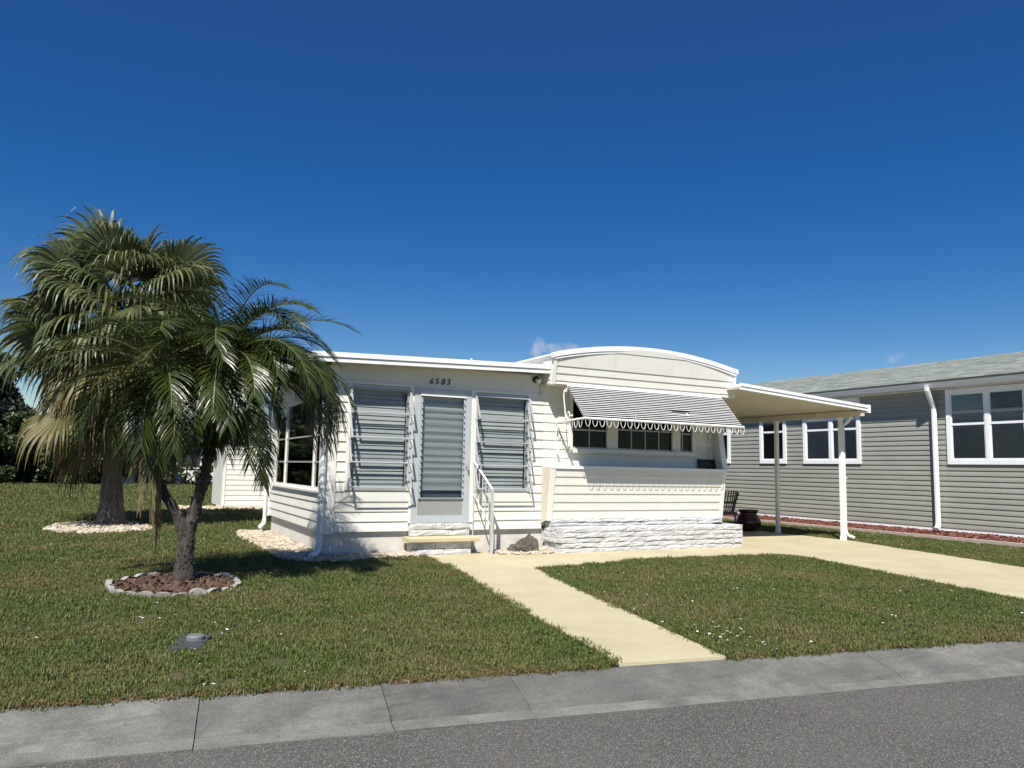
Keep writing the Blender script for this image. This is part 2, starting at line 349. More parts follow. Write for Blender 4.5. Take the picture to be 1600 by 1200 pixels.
# ================================================================== GROUND
KN = Vector((0.1495, 0.9888))                       # across the kerb, towards the house
def ky(x, off=0.0): return 4.88 - 0.1512*x + off/KN.y
walk = [(4.26,11.0),(4.09,9.6),(3.77,7.94),(3.37,5.81),(3.24,4.92),(3.14,ky(3.14)+0.0),(3.97,ky(3.97)),(4.30,5.72),(4.65,7.33),(5.07,8.94),(5.07,11.0)]
drive = [(5.07,8.94),(5.75,9.06),(6.48,9.20),(6.94,9.42),(8.23,9.34),(9.45,9.28),(9.78,9.18),(9.87,8.95),(9.70,8.18),(9.34,6.85),(9.05,5.80),(8.82,4.95),(8.50,ky(8.5)),(11.15,ky(11.15)),(12.10,6.77),(12.51,8.0),(12.91,9.45),(13.32,10.60),(13.32,24),(10.10,24),(10.10,11.0),(5.07,11.0)]
def hgt(x, y): return 0.0
def sheet(name, poly, z, mat, thick=0.06):
    mb = MB(); mb.pz(poly, z-thick, z); o = mb.build(name, mat); o['kind'] = 'structure'; return o
# lawn: one large sheet with a cut at the kerb line
mb = MB(); xs = list(np.linspace(-400, -20, 6)) + list(np.linspace(-16, 24, 41)) + list(np.linspace(30, 400, 6))
offs = [0.0, 0.5, 1, 2, 3, 4, 5, 6, 8, 10, 12, 15, 18, 22, 27, 33, 40, 60, 120, 500]
for a in offs:
    for x in xs: mb.v.append((x, ky(x, a), 0.0))
n = len(xs)
for i in range(len(offs)-1):
    for j in range(n-1): mb.f.append((i*n+j, i*n+j+1, (i+1)*n+j+1, (i+1)*n+j)); mb.mi.append(0)
lawn = mb.build('lawn', 'lawn_ground'); lawn['kind'] = 'structure'
# opposite verge and road
mb = MB(); mb.add([(-400, ky(-400,-7.6), -0.02), (400, ky(400,-7.6), -0.02), (400, ky(400,-400), -0.02), (-400, ky(-400,-400), -0.02)], [(3,2,1,0)])
o = mb.build('verge', 'lawn_ground'); o['kind'] = 'structure'
mb = MB(); mb.add([(-400, ky(-400,-0.40), -0.125), (400, ky(400,-0.40), -0.125), (400, ky(400,-7.7), -0.125), (-400, ky(-400,-7.7), -0.125)], [(3,2,1,0)])
o = mb.build('road', 'asphalt'); o['kind'] = 'structure'
sheet('walkway', walk, 0.014, 'yellow_concrete'); sheet('driveway', drive, 0.014, 'yellow_concrete')
# kerb: mountable concrete gutter, slab by slab
kerb = bpy.data.objects.new('kerb', None); col.objects.link(kerb); kerb['kind'] = 'structure'; kerb.location = (0, ky(0), 0)
joints = [-14,-11.5,-9,-7,-5.2,-3.5,-2.2,-0.95,0.55,1.55,2.36,5.12,6.9,8.6,11.2,14,17,20]
prof = [(0.0, -0.004), (-0.05, -0.006), (-0.40, -0.082), (-0.415, -0.104), (-0.535, -0.116), (-0.54, -0.2), (0.0, -0.2)]
du = Vector((KN.y, -KN.x))
for i in range(len(joints)-1):
    x0, x1 = joints[i]+0.0025, joints[i+1]-0.0025
    dz = random.uniform(-0.004, 0.004)
    def at(x, p): return (x + KN.x*p[0] - 0.0, ky(x) + KN.y*p[0], p[1]+dz)
    kb = MB().prism(prof, lambda p: at(x0, p), lambda p: at(x1, p)); kb.mi[5] = 1; kb.build('kerb_slab', ['kerb_concrete', 'gutter_concrete'], kerb)

# ---- beds (stuff): river rock, mulch
def pebbles(name, n, poly, z, size, mat, kind='stuff', flat=0.6, elong=1.4, tilt=0.5, slope=lambda x: 0.0):
    xs_ = [p[0] for p in poly]; ys_ = [p[1] for p in poly]; mb = MB(); cnt = 0
    ico = [(0,0,1),(0.9,0,0.35),(0.28,0.85,0.35),(-0.73,0.53,0.35),(-0.73,-0.53,0.35),(0.28,-0.85,0.35),(0.73,0.53,-0.35),(-0.28,0.85,-0.35),(-0.9,0,-0.35),(-0.28,-0.85,-0.35),(0.73,-0.53,-0.35),(0,0,-1)]
    fi = [(0,1,2),(0,2,3),(0,3,4),(0,4,5),(0,5,1),(1,6,2),(2,7,3),(3,8,4),(4,9,5),(5,10,1),(6,7,2),(7,8,3),(8,9,4),(9,10,5),(10,6,1),(11,7,6),(11,8,7),(11,9,8),(11,10,9),(11,6,10)]
    ic = np.array(ico)
    while cnt < n:
        X = rng.uniform(min(xs_), max(xs_), 400); Y = rng.uniform(min(ys_), max(ys_), 400); ok = inpoly(X, Y, poly)
        for x, y in zip(X[ok], Y[ok]):
            s_ = size*rng.uniform(0.5, 1.3); v = ic*(1+rng.uniform(-0.18, 0.18, (12, 1)))*np.array([s_*elong, s_, s_*flat])
            a = rng.uniform(0, 6.28); b = rng.uniform(-tilt, tilt); ca, sa, cb, sb = math.cos(a), math.sin(a), math.cos(b), math.sin(b)
            v = v @ np.array([[cb,0,-sb],[0,1,0],[sb,0,cb]]) @ np.array([[ca,sa,0],[-sa,ca,0],[0,0,1]])
            mb.add(v + np.array([x, y, z+slope(x)+rng.uniform(-0.3, 0.9)*size*flat]), fi); cnt += 1
            if cnt >= n: break
    o = mb.build(name, mat, smooth=False); o['kind'] = kind; return o
bed1 = [(2.28,15.6),(2.12,14.4),(2.2,12.4),(2.15,11.0),(2.35,10.55),(2.75,10.42),(3.4,10.55),(4.15,10.72),(4.2,10.98),(2.82,11.0),(2.82,15.3)]
bed2 = [(5.28,10.95),(5.35,10.56),(5.7,10.42),(6.2,10.44),(6.36,10.7),(6.34,10.98)]
bed3 = [(-1.0,16.5),(-0.75,15.95),(-0.3,15.6),(0.4,15.75),(0.8,16.1),(0.85,17.2),(0.5,18.3),(-0.4,18.5),(-0.9,17.6)]
bed4 = [(1.6,22.7),(2.6,22.8),(4.6,22.8),(4.6,23.4),(1.7,23.9)]
SO = []
for nm, pl, cnt, sz in (('river_rock_bed', bed1, 2600, 0.036), ('river_rock_bed', bed2, 700, 0.034), ('river_rock_bed', bed3, 950, 0.040), ('river_rock_bed', bed4, 900, 0.06)):
    MBx = sheet('gravel_base', pl, 0.012, 'soil')
    o = pebbles(nm, cnt, pl, 0.02, sz, 'river_rock'); SO.append(o)
tag(SO[0], 'tan river rock strip round the corner of the porch foundation', 'gravel'); tag(SO[1], 'small patch of river rock under the dark lava rock', 'gravel')
tag(SO[2], 'river rock bed round the fan palm trunk', 'gravel'); tag(SO[3], 'pale rock strip at the foot of the cream shed', 'gravel')
# neighbour's strip: red mulch and a concrete border
nb_border = [(15.60,4.0),(15.74,4.0),(15.74,24),(15.60,24)]
mb = MB(); mb.box(15.60, 15.74, 3.6, 24, -0.05, 0.085); o = mb.build('border_strip', 'border_concrete'); o['kind'] = 'structure'
mb = MB(); mb.py([(15.74,-0.05),(16.22,-0.05),(16.22,0.145),(15.74,0.07)], 3.6, 24); o = mb.build('mulch_base', 'soil'); o['kind'] = 'structure'
o = pebbles('red_mulch', 5200, [(15.75,4.5),(16.18,4.5),(16.18,20),(15.75,20)], 0.0, 0.036, 'red_mulch', flat=0.4, elong=1.7, slope=lambda x: 0.08+(x-15.75)*0.16)
tag(o, 'red wood chip mulch along the grey house wall', 'mulch')

# ================================================================== MOBILE HOME
XL, XR, YF, YB = 2.76, 6.30, 11.02, 15.20
home = thing('mobile_home', 'cream mobile home with louvred porch windows, arched gable and white roof edge', 'house', (6.3, 11.02, 0))
zs = frange(0.35, 2.51, 15)
W1 = (3.08, 3.97, 0.98, 2.49); DR = (4.05, 4.99, 0.47, 2.51); W2 = (5.09, 6.02, 0.98, 2.49)
ops = [W1, DR, W2]
fwall = wall_cells(MB(), XL+0.03, XR, 0.35, 2.86, ops, lambda mb, a, b, c, d: mb.box(a, b, YF, YF+0.09, c, d)).build('wall', 'siding', home)
fn = lambda u, d, z: (u, YF-d, z)
trimops = [(W1[0]-0.05, W1[1]+0.035, W1[2]-0.03, 3), (DR[0]-0.03, DR[1]+0.035, 0, 3), (W2[0]-0.03, W2[1]+0.05, W2[2]-0.03, 3)]
siding(fwall, 'siding', fn, XL+0.135, XR+0.0, zs, trimops, jitter=0.001)
MB().box(XL+0.02, XR, YF-0.018, YF, 2.512, 2.84).build('header_panel', 'siding', home)
MB().box(XL+0.02, XR, YF-0.03, YF-0.018, 2.500, 2.535).build('header_trim', 'trim', home)
# corner trim, jamb trims
MB().box(XL-0.025, XL+0.135, YF-0.026, YF+0.02, 0.33, 2.74).box(XL-0.025, XL+0.02, YF+0.02, YF+0.12, 0.33, 2.74).build('corner_trim', 'trim', home)
for x0, x1 in ((3.97, 4.005), (4.008, 4.048), (4.992, 5.04), (5.043, 5.088), (6.02, 6.07), (3.03, 3.078)):
    MB().box(x0, x1, YF-0.028, YF+0.01, 0.47 if 4.0 < x0 < 5.05 else 0.95, 2.50).build('jamb_trim', 'trim', home)
# left wall of the porch
sL = lambda u, d, z: (XL-d, u, z)
lops = [(11.36, 14.86, 0.93, 2.36)]
lw = wall_cells(MB(), YF+0.10, YB, 0.35, 2.74, lops, lambda mb, a, b, c, d: mb.box(XL, XL+0.09, a, b, c, d)).build('wall', 'siding', home)
siding(lw, 'siding', sL, YF+0.12, YB-0.08, frange(0.35, 0.90, 4), (), lip=0.022)
siding(lw, 'siding', sL, YF+0.12, YB-0.08, frange(2.40, 2.70, 2), ())
siding(lw, 'siding', sL, 14.90, YB-0.08, frange(0.93, 2.40, 10), ()); siding(lw, 'siding', sL, YF+0.12, 11.32, frange(0.93, 2.40, 10), ())
MB().box(XL-0.03, XL+0.02, YB-0.08, YB+0.02, 0.33, 2.72).build('corner_trim', 'trim', home)
MB().box(XL+0.09, XR, YB-0.09, YB, 0.35, 2.8).build('wall', 'siding', home)
sw = MB().box(XL-0.055, XL+0.06, 11.30, 14.92, 0.90, 0.932).build('window', 'trim', home)
for y0, y1, z0, z1 in ((11.36,14.86,0.932,0.975),(11.36,14.86,2.31,2.36),(11.36,11.41,0.975,2.31),(14.80,14.86,0.975,2.31),(11.78,11.83,0.975,2.31),(13.90,13.96,0.975,2.31)):
    MB().box(XL-0.01, XL+0.05, y0, y1, z0, z1).build('frame', 'trim', sw)
for y0, y1 in ((11.41,11.78),(11.83,13.90),(13.96,14.80)):
    MB().box(XL+0.015, XL+0.021, y0, y1, 0.975, 2.31).build('pane', 'dark_glass', sw)
    MB().box(XL+0.0, XL+0.014, y0, y1, 1.335, 1.36).build('bar', 'aluminium', sw); MB().box(XL+0.0, XL+0.014, y0, y1, 1.735, 1.76).build('bar', 'aluminium', sw)
    MB().box(XL+0.10, XL+0.13, y0, y0+0.18, 0.98, 2.3).build('curtain', 'curtain', sw)
# foundation
MB().box(XL+0.05, XR+0.1, YF+0.035, YF+0.12, -0.05, 0.355).box(XL+0.05, XL+0.14, YF+0.12, YB, -0.05, 0.355).build('foundation', 'foundation', home)
MB().box(XL+0.1, XR, YF+0.1, YB-0.1, 0.34, 0.352).build('porch_floor', 'room_shade', home)
MB().box(XR-0.06, XR-0.02, YF+0.1, YB, 0.35, 2.8).build('inner_wall', 'room_shade', home)
# porch roof (shed, falling to the left) with two-step fascia
def rz(x): return 2.897 + 0.029*(x-2.92)
x0, x1 = 2.46, 6.27
MB().py([(x0, rz(x0)-0.055), (x1, rz(x1)-0.055), (x1, rz(x1)-0.005), (x0, rz(x0)-0.005)], 10.775, 15.55).build('roof', 'white_metal', home)
MB().py([(x0, rz(x0)-0.075), (x1, rz(x1)-0.075), (x1, rz(x1)-0.057), (x0, rz(x0)-0.057)], 10.785, 15.5).build('soffit', 'soffit_paint', home)
fa = MB().py([(x0-0.03, rz(x0)-0.065), (x1, rz(x1)-0.065), (x1, rz(x1)+0.004), (x0-0.03, rz(x0)+0.004)], 10.715, 10.77).build('fascia', 'white_metal', home)
MB().py([(x0-0.02, rz(x0)-0.135), (x1, rz(x1)-0.135), (x1, rz(x1)-0.069), (x0-0.02, rz(x0)-0.069)], 10.732, 10.77).build('fascia_strip', 'white_metal', fa)
MB().py([(x0-0.02, rz(x0)-0.072), (x1, rz(x1)-0.072), (x1, rz(x1)-0.062), (x0-0.02, rz(x0)-0.062)], 10.721, 10.765).build('fascia_bead', 'aluminium', fa)
gu = MB().px([(10.715,2.74),(15.55,2.74),(15.55,2.875),(10.715,2.875)], x0-0.10, x0-0.03).build('gutter', 'white_metal', home)
MB().tube([(4.9,10.83,2.94),(4.9,10.83,3.0)], 0.012, 8).build('roof_screw', 'white_metal', home)
# downspouts
def downspout(parent, pts, r=0.036, mat='downspout_metal', straps=()):
    d = MB().tube(pts, r, 8, flat=0.75).build('downspout', mat, parent)
    for z in straps:
        MB().box(pts[4][0]-0.045, pts[4][0]+0.05, pts[4][1]-0.04, pts[4][1]+0.04, z, z+0.025).build('strap', mat, d)
    return d
downspout(home, [(2.42,11.02,2.74),(2.5,11.0,2.66),(2.69,10.97,2.50),(2.695,10.97,1.4),(2.695,10.97,0.20),(2.685,10.95,0.13),(2.62,10.87,0.075),(2.55,10.80,0.05)], 0.046, straps=(0.85, 1.9))
downspout(home, [(2.44,15.2,2.74),(2.52,15.25,2.62),(2.70,15.28,2.45),(2.70,15.28,1.2),(2.70,15.28,0.26),(2.67,15.2,0.18),(2.58,15.05,0.13)], 0.04, straps=(0.9,))

# ---- awning windows: four open panes in front of a blind
def awning_window(W, tilt0, blindtilt):
    x0, x1, z0, z1 = W
    w = MB().box(x0, x1, YF-0.022, YF+0.03, z0-0.03, z0).build('window', 'aluminium', home)
    MB().box(x0, x0+0.03, YF-0.022, YF+0.03, z0, z1).build('frame', 'aluminium', w); MB().box(x1-0.03, x1, YF-0.022, YF+0.03, z0, z1).build('frame', 'aluminium', w)
    MB().box(x0+0.03, x1-0.03, YF-0.02, YF+0.03, z1-0.035, z1).build('frame', 'aluminium', w)
    h = (z1-z0-0.06)/4
    for k in range(4):
        zt = z1-0.05-k*h; a = R(tilt0 + random.uniform(-1.5, 1.5)); L = h*1.08
        def q(x, u, d):   # u down the pane, d along its normal
            return (x, YF-0.03 - math.sin(a)*u - math.cos(a)*d, zt - math.cos(a)*u + math.sin(a)*d)
        xa, xb = x0-0.03, x1+0.02
        for (xa0, xa1, u0, u1, tk) in ((xa, xa+0.026, 0, L, 0.016), (xb-0.026, xb, 0, L, 0.016), (xa, xb, L-0.002, L+0.014, 0.016), (xa+0.026, xb-0.026, 0, 0.014, 0.014)):
            mb = MB(); mb.add([q(xa0,u0,0), q(xa1,u0,0), q(xa1,u1,0), q(xa0,u1,0), q(xa0,u0,tk), q(xa1,u0,tk), q(xa1,u1,tk), q(xa0,u1,tk)], [(0,1,2,3),(7,6,5,4),(0,4,5,1),(1,5,6,2),(2,6,7,3),(3,7,4,0)])
            mb.build('pane_frame', 'aluminium', w)
        mb = MB(); mb.add([q(xa+0.026,0.018,0.007), q(xb-0.026,0.018,0.007), q(xb-0.026,L,0.007), q(xa+0.026,L,0.007)], [(0,1,2,3)]); mb.build('pane', 'glass', w)
        for xs_ in (x0+0.02, x1-0.03):     # operator arms
            MB().tube([(xs_, YF-0.02, zt-h*0.55), q(xs_, L*0.8, 0)], 0.007, 6).build('arm', 'aluminium', w)
            MB().box(xs_-0.006, xs_+0.012, YF-0.045, YF-0.02, zt-h*0.62, zt-h*0.5).build('hinge', 'black_paint', w)
    nb = 24; bz = (z1-z0)/nb
    for k in range(nb):
        zc = z0+bz*(k+0.5); dn = R(blindtilt + random.uniform(-4, 4)); hw = bz*0.49
        sag = random.uniform(-0.006, 0.006)
        y_, dz_ = math.sin(dn)*hw, math.cos(dn)*hw
        mb = MB(); mb.add([(x0+0.03, YF+0.075-y_, zc-dz_), (x1-0.03, YF+0.075-y_, zc-dz_+sag), (x1-0.03, YF+0.075+y_, zc+dz_+sag), (x0+0.03, YF+0.075+y_, zc+dz_)], [(0,1,2,3)])
        mb.add([(x0+0.03, YF+0.077-y_, zc-dz_), (x1-0.03, YF+0.077-y_, zc-dz_+sag), (x1-0.03, YF+0.077+y_, zc+dz_+sag), (x0+0.03, YF+0.077+y_, zc+dz_)], [(3,2,1,0)])
        mb.build('blind_slat', 'blind', w)
    MB().box(x0+0.03, x1-0.03, YF+0.05, YF+0.10, z1-0.08, z1-0.035).build('blind_head', 'blind', w)
    return w
awning_window(W1, 25, 13); awning_window(W2, 23, 13)

# ---- jalousie storm door
x0, x1, z0, z1 = DR
door = MB().box(x0, x0+0.10, YF-0.040, YF-0.005, z0, z1).box(x1-0.11, x1, YF-0.040, YF-0.005, z0, z1).box(x0+0.10, x1-0.11, YF-0.039, YF-0.006, z1-0.11, z1).box(x0+0.10, x1-0.11, YF-0.039, YF-0.006, z0, z0+0.11).build('door', 'door_paint', home)
MB().box(x0+0.10, x1-0.11, YF-0.030, YF-0.020, z0+0.11, z0+0.35).build('kick_panel', 'kick_mesh', door)
MB().box(x0+0.09, x1-0.10, YF-0.046, YF-0.036, z0+0.35, z0+0.38).build('rail', 'aluminium', door)
MB().box(x0+0.09, x1-0.10, YF-0.062, YF-0.034, z1-0.125, z1-0.105).build('drip_rail', 'white_metal', door)
nl = 17; zl0, zl1 = z0+0.385, z1-0.125; lh = (zl1-zl0)/nl
for k in range(nl):
    zt = zl1-k*lh; zb = zt-lh*1.22; yb, yt = YF-0.062, YF-0.026
    mb = MB(); mb.add([(x0+0.125,yb,zb),(x1-0.135,yb,zb),(x1-0.135,yt,zt),(x0+0.125,yt,zt)], [(0,1,2,3)]); mb.build('louvre_pane', 'louvre_glass', door)
    for xc in (x0+0.108, x1-0.132):
        mb = MB(); mb.px([(yb-0.006,zb+0.004),(yb+0.010,zb-0.004),(yt+0.008,zt-0.002),(yt-0.010,zt)], xc, xc+0.018); mb.build('louvre_clip', 'aluminium', door)
MB().box(x0+0.10, x0+0.108, YF-0.036, YF-0.004, zl0, zl1).build('louvre_channel', 'aluminium', door); MB().box(x1-0.114, x1-0.11, YF-0.036, YF-0.004, zl0, zl1).build('louvre_channel', 'aluminium', door)
mb = MB(); nw = 96   # soft curtain with gentle horizontal waves behind the louvres
zr = frange(zl0+0.10, zl1, nw)
for i in range(nw):
    ya, yb2 = (YF+0.030+0.007*math.sin(q*57+0.6*math.sin(q*9)) for q in (zr[i], zr[i+1]))
    mb.add([(x0+0.105, ya, zr[i]), (x1-0.11, ya, zr[i]), (x1-0.11, yb2, zr[i+1]), (x0+0.105, yb2, zr[i+1])], [(0,1,2,3)])
mb.build('curtain', 'curtain', door, smooth=True)
MB().box(x0+0.1, x1-0.1, YF+0.06, YF+0.07, z0+0.02, z1-0.02).build('inner_panel', 'dark_blind', door)
hd = MB().tube([(x1-0.055,YF-0.04,1.33),(x1-0.055,YF-0.085,1.33)], 0.016, 10).tube([(x1-0.055,YF-0.08,1.345),(x1-0.05,YF-0.085,1.27)], 0.012, 8).box(x1-0.085,x1-0.03,YF-0.046,YF-0.039,1.28,1.37).build('handle', 'aluminium', door)
# house number
fc = bpy.data.curves.new('digit_curve', 'FONT')
def digit(ch, x, z, size, dip):
    cu = bpy.data.curves.new('house_digit', 'FONT'); cu.body = ch; cu.size = size; cu.extrude = 0.006; cu.shear = 0.28; cu.offset = -0.0008
    tmp = bpy.data.objects.new('tmp', cu); col.objects.link(tmp); dg = bpy.context.evaluated_depsgraph_get()
    me = bpy.data.meshes.new_from_object(tmp.evaluated_get(dg)); bpy.data.objects.remove(tmp); me.materials.clear(); me.materials.append(M['black_paint'])
    o = bpy.data.objects.new('house_number', me); col.objects.link(o); o.parent = home
    o.location = (x-home.location.x, YF-0.024-home.location.y, z-home.location.z); o.rotation_euler = (R(90), 0, R(0)); o.rotation_euler.y = R(dip); return o
for ch, x in zip('6583', (4.275, 4.365, 4.465, 4.555)): digit(ch, x, 2.575, 0.135, random.uniform(-3, 3))
# porch lamp
lp = MB().tube([(6.14,YF-0.018,2.775),(6.14,YF-0.055,2.775)], 0.055, 16).build('porch_lamp', 'black_paint', home)
MB().tube([(6.15,YF-0.05,2.76),(6.165,YF-0.12,2.735)], [0.030, 0.036], 12).build('lamp_glass', 'downspout_metal', lp)
MB().box(6.22, 6.25, YF-0.03, YF-0.017, 2.52, 2.86).build('corner_bead', 'soffit_paint', home)

# ---- nose: raked lower panel, recess with windows, arched gable
NX0, NX1 = 6.30, 9.97
yb_, yt_ = 10.83, 10.725
def nose(u, d, z): return (u, yb_ + (yt_-yb_)*(z-0.51)/0.82 - d, z)
npan = MB().px([(yb_+0.001,0.51),(yt_+0.001,1.33),(11.0,1.33),(11.0,0.51)], NX0, NX1).build('nose_panel', 'siding', home)
siding(npan, 'siding', nose, NX0+0.085, NX1-0.06, frange(0.51, 1.33, 6), lip=0.017)
mb = MB(); mb.prism([(-0.003,0.49),(0.024,0.49),(0.024,1.345),(-0.003,1.345)], lambda p: nose(NX0-0.01, p[0], p[1]), lambda p: nose(NX0+0.085, p[0], p[1])); mb.build('corner_trim', 'trim', home)
mb = MB(); mb.prism([(-0.003,0.49),(0.024,0.49),(0.024,1.345),(-0.003,1.345)], lambda p: nose(NX1-0.06, p[0], p[1]), lambda p: nose(NX1+0.02, p[0], p[1])); mb.build('corner_trim', 'trim', home)
mb = MB(); mb.px([(10.85,0.49),(10.735,1.345),(YF-0.018,1.345),(YF-0.018,0.44)], NX0-0.014, NX0-0.002); mb.build('side_panel', 'soffit_paint', home)
MB().box(NX0-0.01, NX1+0.02, 10.70, YF-0.017, 1.345, 1.37).build('shelf', 'trim', home)
MB().box(NX0-0.012, NX1+0.03, 10.695, 10.70, 1.325, 1.375).build('shelf_edge', 'white_metal', home)
# recess wall
rops = [(6.86, 9.47, 1.66, 2.56)]
rwall = wall_cells(MB(), XR, 10.12, 0.4, 2.78, rops, lambda mb, a, b, c, d: mb.box(a, b, YF+0.001, YF+0.09, c, d)).build('wall', 'siding', home)
siding(rwall, 'siding', fn, XR+0.0, 10.0, [z for z in zs if z > 1.35] + [2.654, 2.70], [(6.80, 9.53, 1.57, 2.62)], lip=0.015)
nw_ = MB().box(6.80, 9.52, YF-0.09, YF-0.012, 1.595, 1.665).build('window', 'trim', home)
MB().box(6.80, 9.52, YF-0.03, YF-0.012, 1.575, 1.593).build('sill_apron', 'trim', nw_)
for (a, b, c, d) in ((6.80,6.87,1.665,2.62),(7.57,7.79,1.665,2.55),(8.99,9.17,1.665,2.55),(9.45,9.52,1.665,2.62),(6.87,9.45,2.55,2.62)):
    MB().box(a, b, YF-0.035, YF+0.03, c, d).build('frame', 'trim', nw_)
for (a, b, mulls, rails) in ((6.87,7.57,[7.22],[1.985]),(7.79,8.99,[8.10,8.40,8.70],[2.02]),(9.17,9.45,[9.24],[2.0])):
    MB().box(a, b, YF+0.01, YF+0.014, 1.665, 2.55).build('pane', 'recess_glass', nw_)
    MB().box(a, b, YF-0.006, YF+0.022, 1.665, 1.695).build('sash', 'aluminium', nw_)
    for x in mulls: MB().box(x-0.009, x+0.009, YF-0.004, YF+0.02, 1.695, 2.55).build('mullion', 'aluminium', nw_)
    for z in rails: MB().box(a, b, YF-0.003, YF+0.019, z-0.012, z+0.012).build('sash', 'aluminium', nw_)
    nb = 14
    for k in range(nb):
        zc = 1.70+0.06*(k+0.5); mb = MB(); mb.add([(a+0.01,YF+0.030,zc-0.012),(b-0.01,YF+0.030,zc-0.012),(b-0.01,YF+0.065,zc+0.006),(a+0.01,YF+0.065,zc+0.006)], [(0,1,2,3)])
        mb.build('blind_slat', 'blind' if a > 7.6 else 'dark_blind', nw_)
MB().box(6.8, 9.5, YF+0.085, YF+0.088, 1.6, 2.62).build('shade_backing', 'room_shade', nw_)  # near-black sheet, stands in for the unlit room behind the glass
MB().box(9.03,9.10,YF-0.07,YF-0.035,1.672,1.69).tube([(9.06,YF-0.06,1.69),(9.14,YF-0.075,1.70)],0.010,6).build('crank', 'white_metal', nw_)
MB().tube([(9.02,YF-0.04,2.05),(8.72,YF-0.03,2.055)], 0.006, 6).build('latch_bar', 'white_metal', nw_)
# right side wall of the recess with its raked edge
mb = MB(); mb.px([(YF-0.01,1.37),(10.74,1.37),(10.97,2.70),(YF-0.01,2.70)], 9.97, 10.02); mb.build('side_panel', 'siding', home)
mb = MB(); mb.px([(10.715,1.37),(10.74,1.37),(10.972,2.70),(10.947,2.70)], 9.925, 10.04); mb.build('corner_trim', 'trim', home)
# gable
GX0, GX1, GY = 6.29, 10.18, 10.66
def arcz(x):
    t_ = (x-GX0)/(GX1-GX0); base = 3.165 + 0.005*t_; return base + 0.225*(1-(2*t_-1)**2)
def gab(u, d, z): return (u, 10.715 - 0.07*(z-2.69)/0.45 - d, z)
gbk = MB(); xs_ = frange(GX0, GX1, 28)
poly = [(GX0,2.69),(GX1,2.69)] + [(x, arcz(x)) for x in xs_[::-1]]
gbk.prism(poly, lambda p: gab(p[0], 0.0, p[1]), lambda p: (p[0], 11.0, p[1])); gable = gbk.build('gable', 'siding', home)
zl = [2.69, 2.745, 2.865, 2.985, 3.285]
for i in range(4):
    z0_, z1_ = zl[i], zl[i+1]; xa, xb = GX0+0.05, GX1-0.03; mb = MB()
    px_ = [x for x in frange(xa, xb, 30) if arcz(x) > z0_+0.05]
    lip = 0.017
    n_ = len(px_); vs = []
    for x in px_:
        zt = min(z1_-0.001, arcz(x)-0.01); fr = (zt-z0_)/(z1_-z0_)
        vs += [gab(x, lip-0.003, z0_), gab(x, lip, z0_+0.005), gab(x, lip*(1-fr)+0.004*fr, zt), gab(x, -0.003, zt), gab(x, -0.003, z0_)]
    fs = [(i_*5+j, i_*5+(j+1) % 5, (i_+1)*5+(j+1) % 5, (i_+1)*5+j) for i_ in range(n_-1) for j in range(5)] + [(4,3,2,1,0), tuple((n_-1)*5+j for j in range(5))]
    mb.add(vs, fs); mb.build('siding_board', 'siding', gable)
# thin patched strip under the arch
px_ = [x for x in frange(GX0+0.6, GX1-0.45, 24) if arcz(x)-0.012 > 3.288]
vs = []
for x in px_:
    zb2 = 3.288
    zt = arcz(x)-0.008
    vs += [gab(x, 0.012, zb2), gab(x, 0.012, zt), gab(x, -0.003, zt), gab(x, -0.003, zb2)]
n_ = len(px_); fs = [(i_*4+j, i_*4+(j+1) % 4, (i_+1)*4+(j+1) % 4, (i_+1)*4+j) for i_ in range(n_-1) for j in range(4)] + [(3,2,1,0), tuple((n_-1)*4+j for j in range(4))]
MB().add(vs, fs).build('patch_strip', 'trim', gable)
def arcband(name, d0, d1, yo0, yo1, mat, ext=0.0, par=None):
    mb = MB(); xs2 = frange(GX0-ext, GX1+ext*0.6, 32); vs = []
    for x in xs2:
        xx = min(max(x, GX0), GX1); z = arcz(xx) - (0.02*(GX0-x)/max(ext,1e-6) if x < GX0 else 0)
        vs += [(x, yo0, z+d0), (x, yo0, z+d1), (x, yo1, z+d1), (x, yo1, z+d0)]
    k = len(xs2); fs = [(i_*4+j, i_*4+(j+1) % 4, (i_+1)*4+(j+1) % 4, (i_+1)*4+j) for i_ in range(k-1) for j in range(4)] + [(3,2,1,0), tuple((k-1)*4+j for j in range(4))]
    return mb.add(vs, fs).build(name, mat, par or home)
arf = arcband('roof', 0.0, 0.03, 10.62, 24.0, 'white_metal', 0.05)
arcband('fascia', -0.040, 0.042, 10.600, 10.640, 'white_metal', 0.06)
arcband('fascia_bead', -0.052, -0.041, 10.622, 10.66, 'aluminium', 0.0, arf)
arcband('fascia_strip', -0.078, -0.053, 10.612, 10.66, 'white_metal', 0.0, arf)
mb = MB(); mb.prism([(-0.003,2.68),(0.026,2.68),(0.026,3.155),(-0.003,3.155)], lambda p: gab(GX0-0.012, p[0], p[1]), lambda p: gab(GX0+0.05, p[0], p[1])); mb.build('corner_trim', 'trim', home)
mb = MB(); mb.prism([(-0.003,2.68),(0.026,2.68),(0.026,3.16),(-0.003,3.16)], lambda p: gab(GX1-0.03, p[0], p[1]), lambda p: gab(GX1+0.012, p[0], p[1])); mb.build('corner_trim', 'trim', home)
gs = MB(); gs.px([(10.71,2.69),(10.645,3.15),(YF-0.03,3.15),(YF-0.03,2.69)], GX0-0.014, GX0-0.002); gsd = gs.build('side_panel', 'siding', home)
siding(gsd, 'siding', lambda u, d, z: (GX0-0.012-d, u, z), 10.72, YF-0.035, [2.69,2.755,2.885,2.94], lip=0.014)
MB().box(GX0-0.02, GX1+0.01, 10.72, YF-0.001, 2.675, 2.689).build('soffit', 'soffit_paint', home)
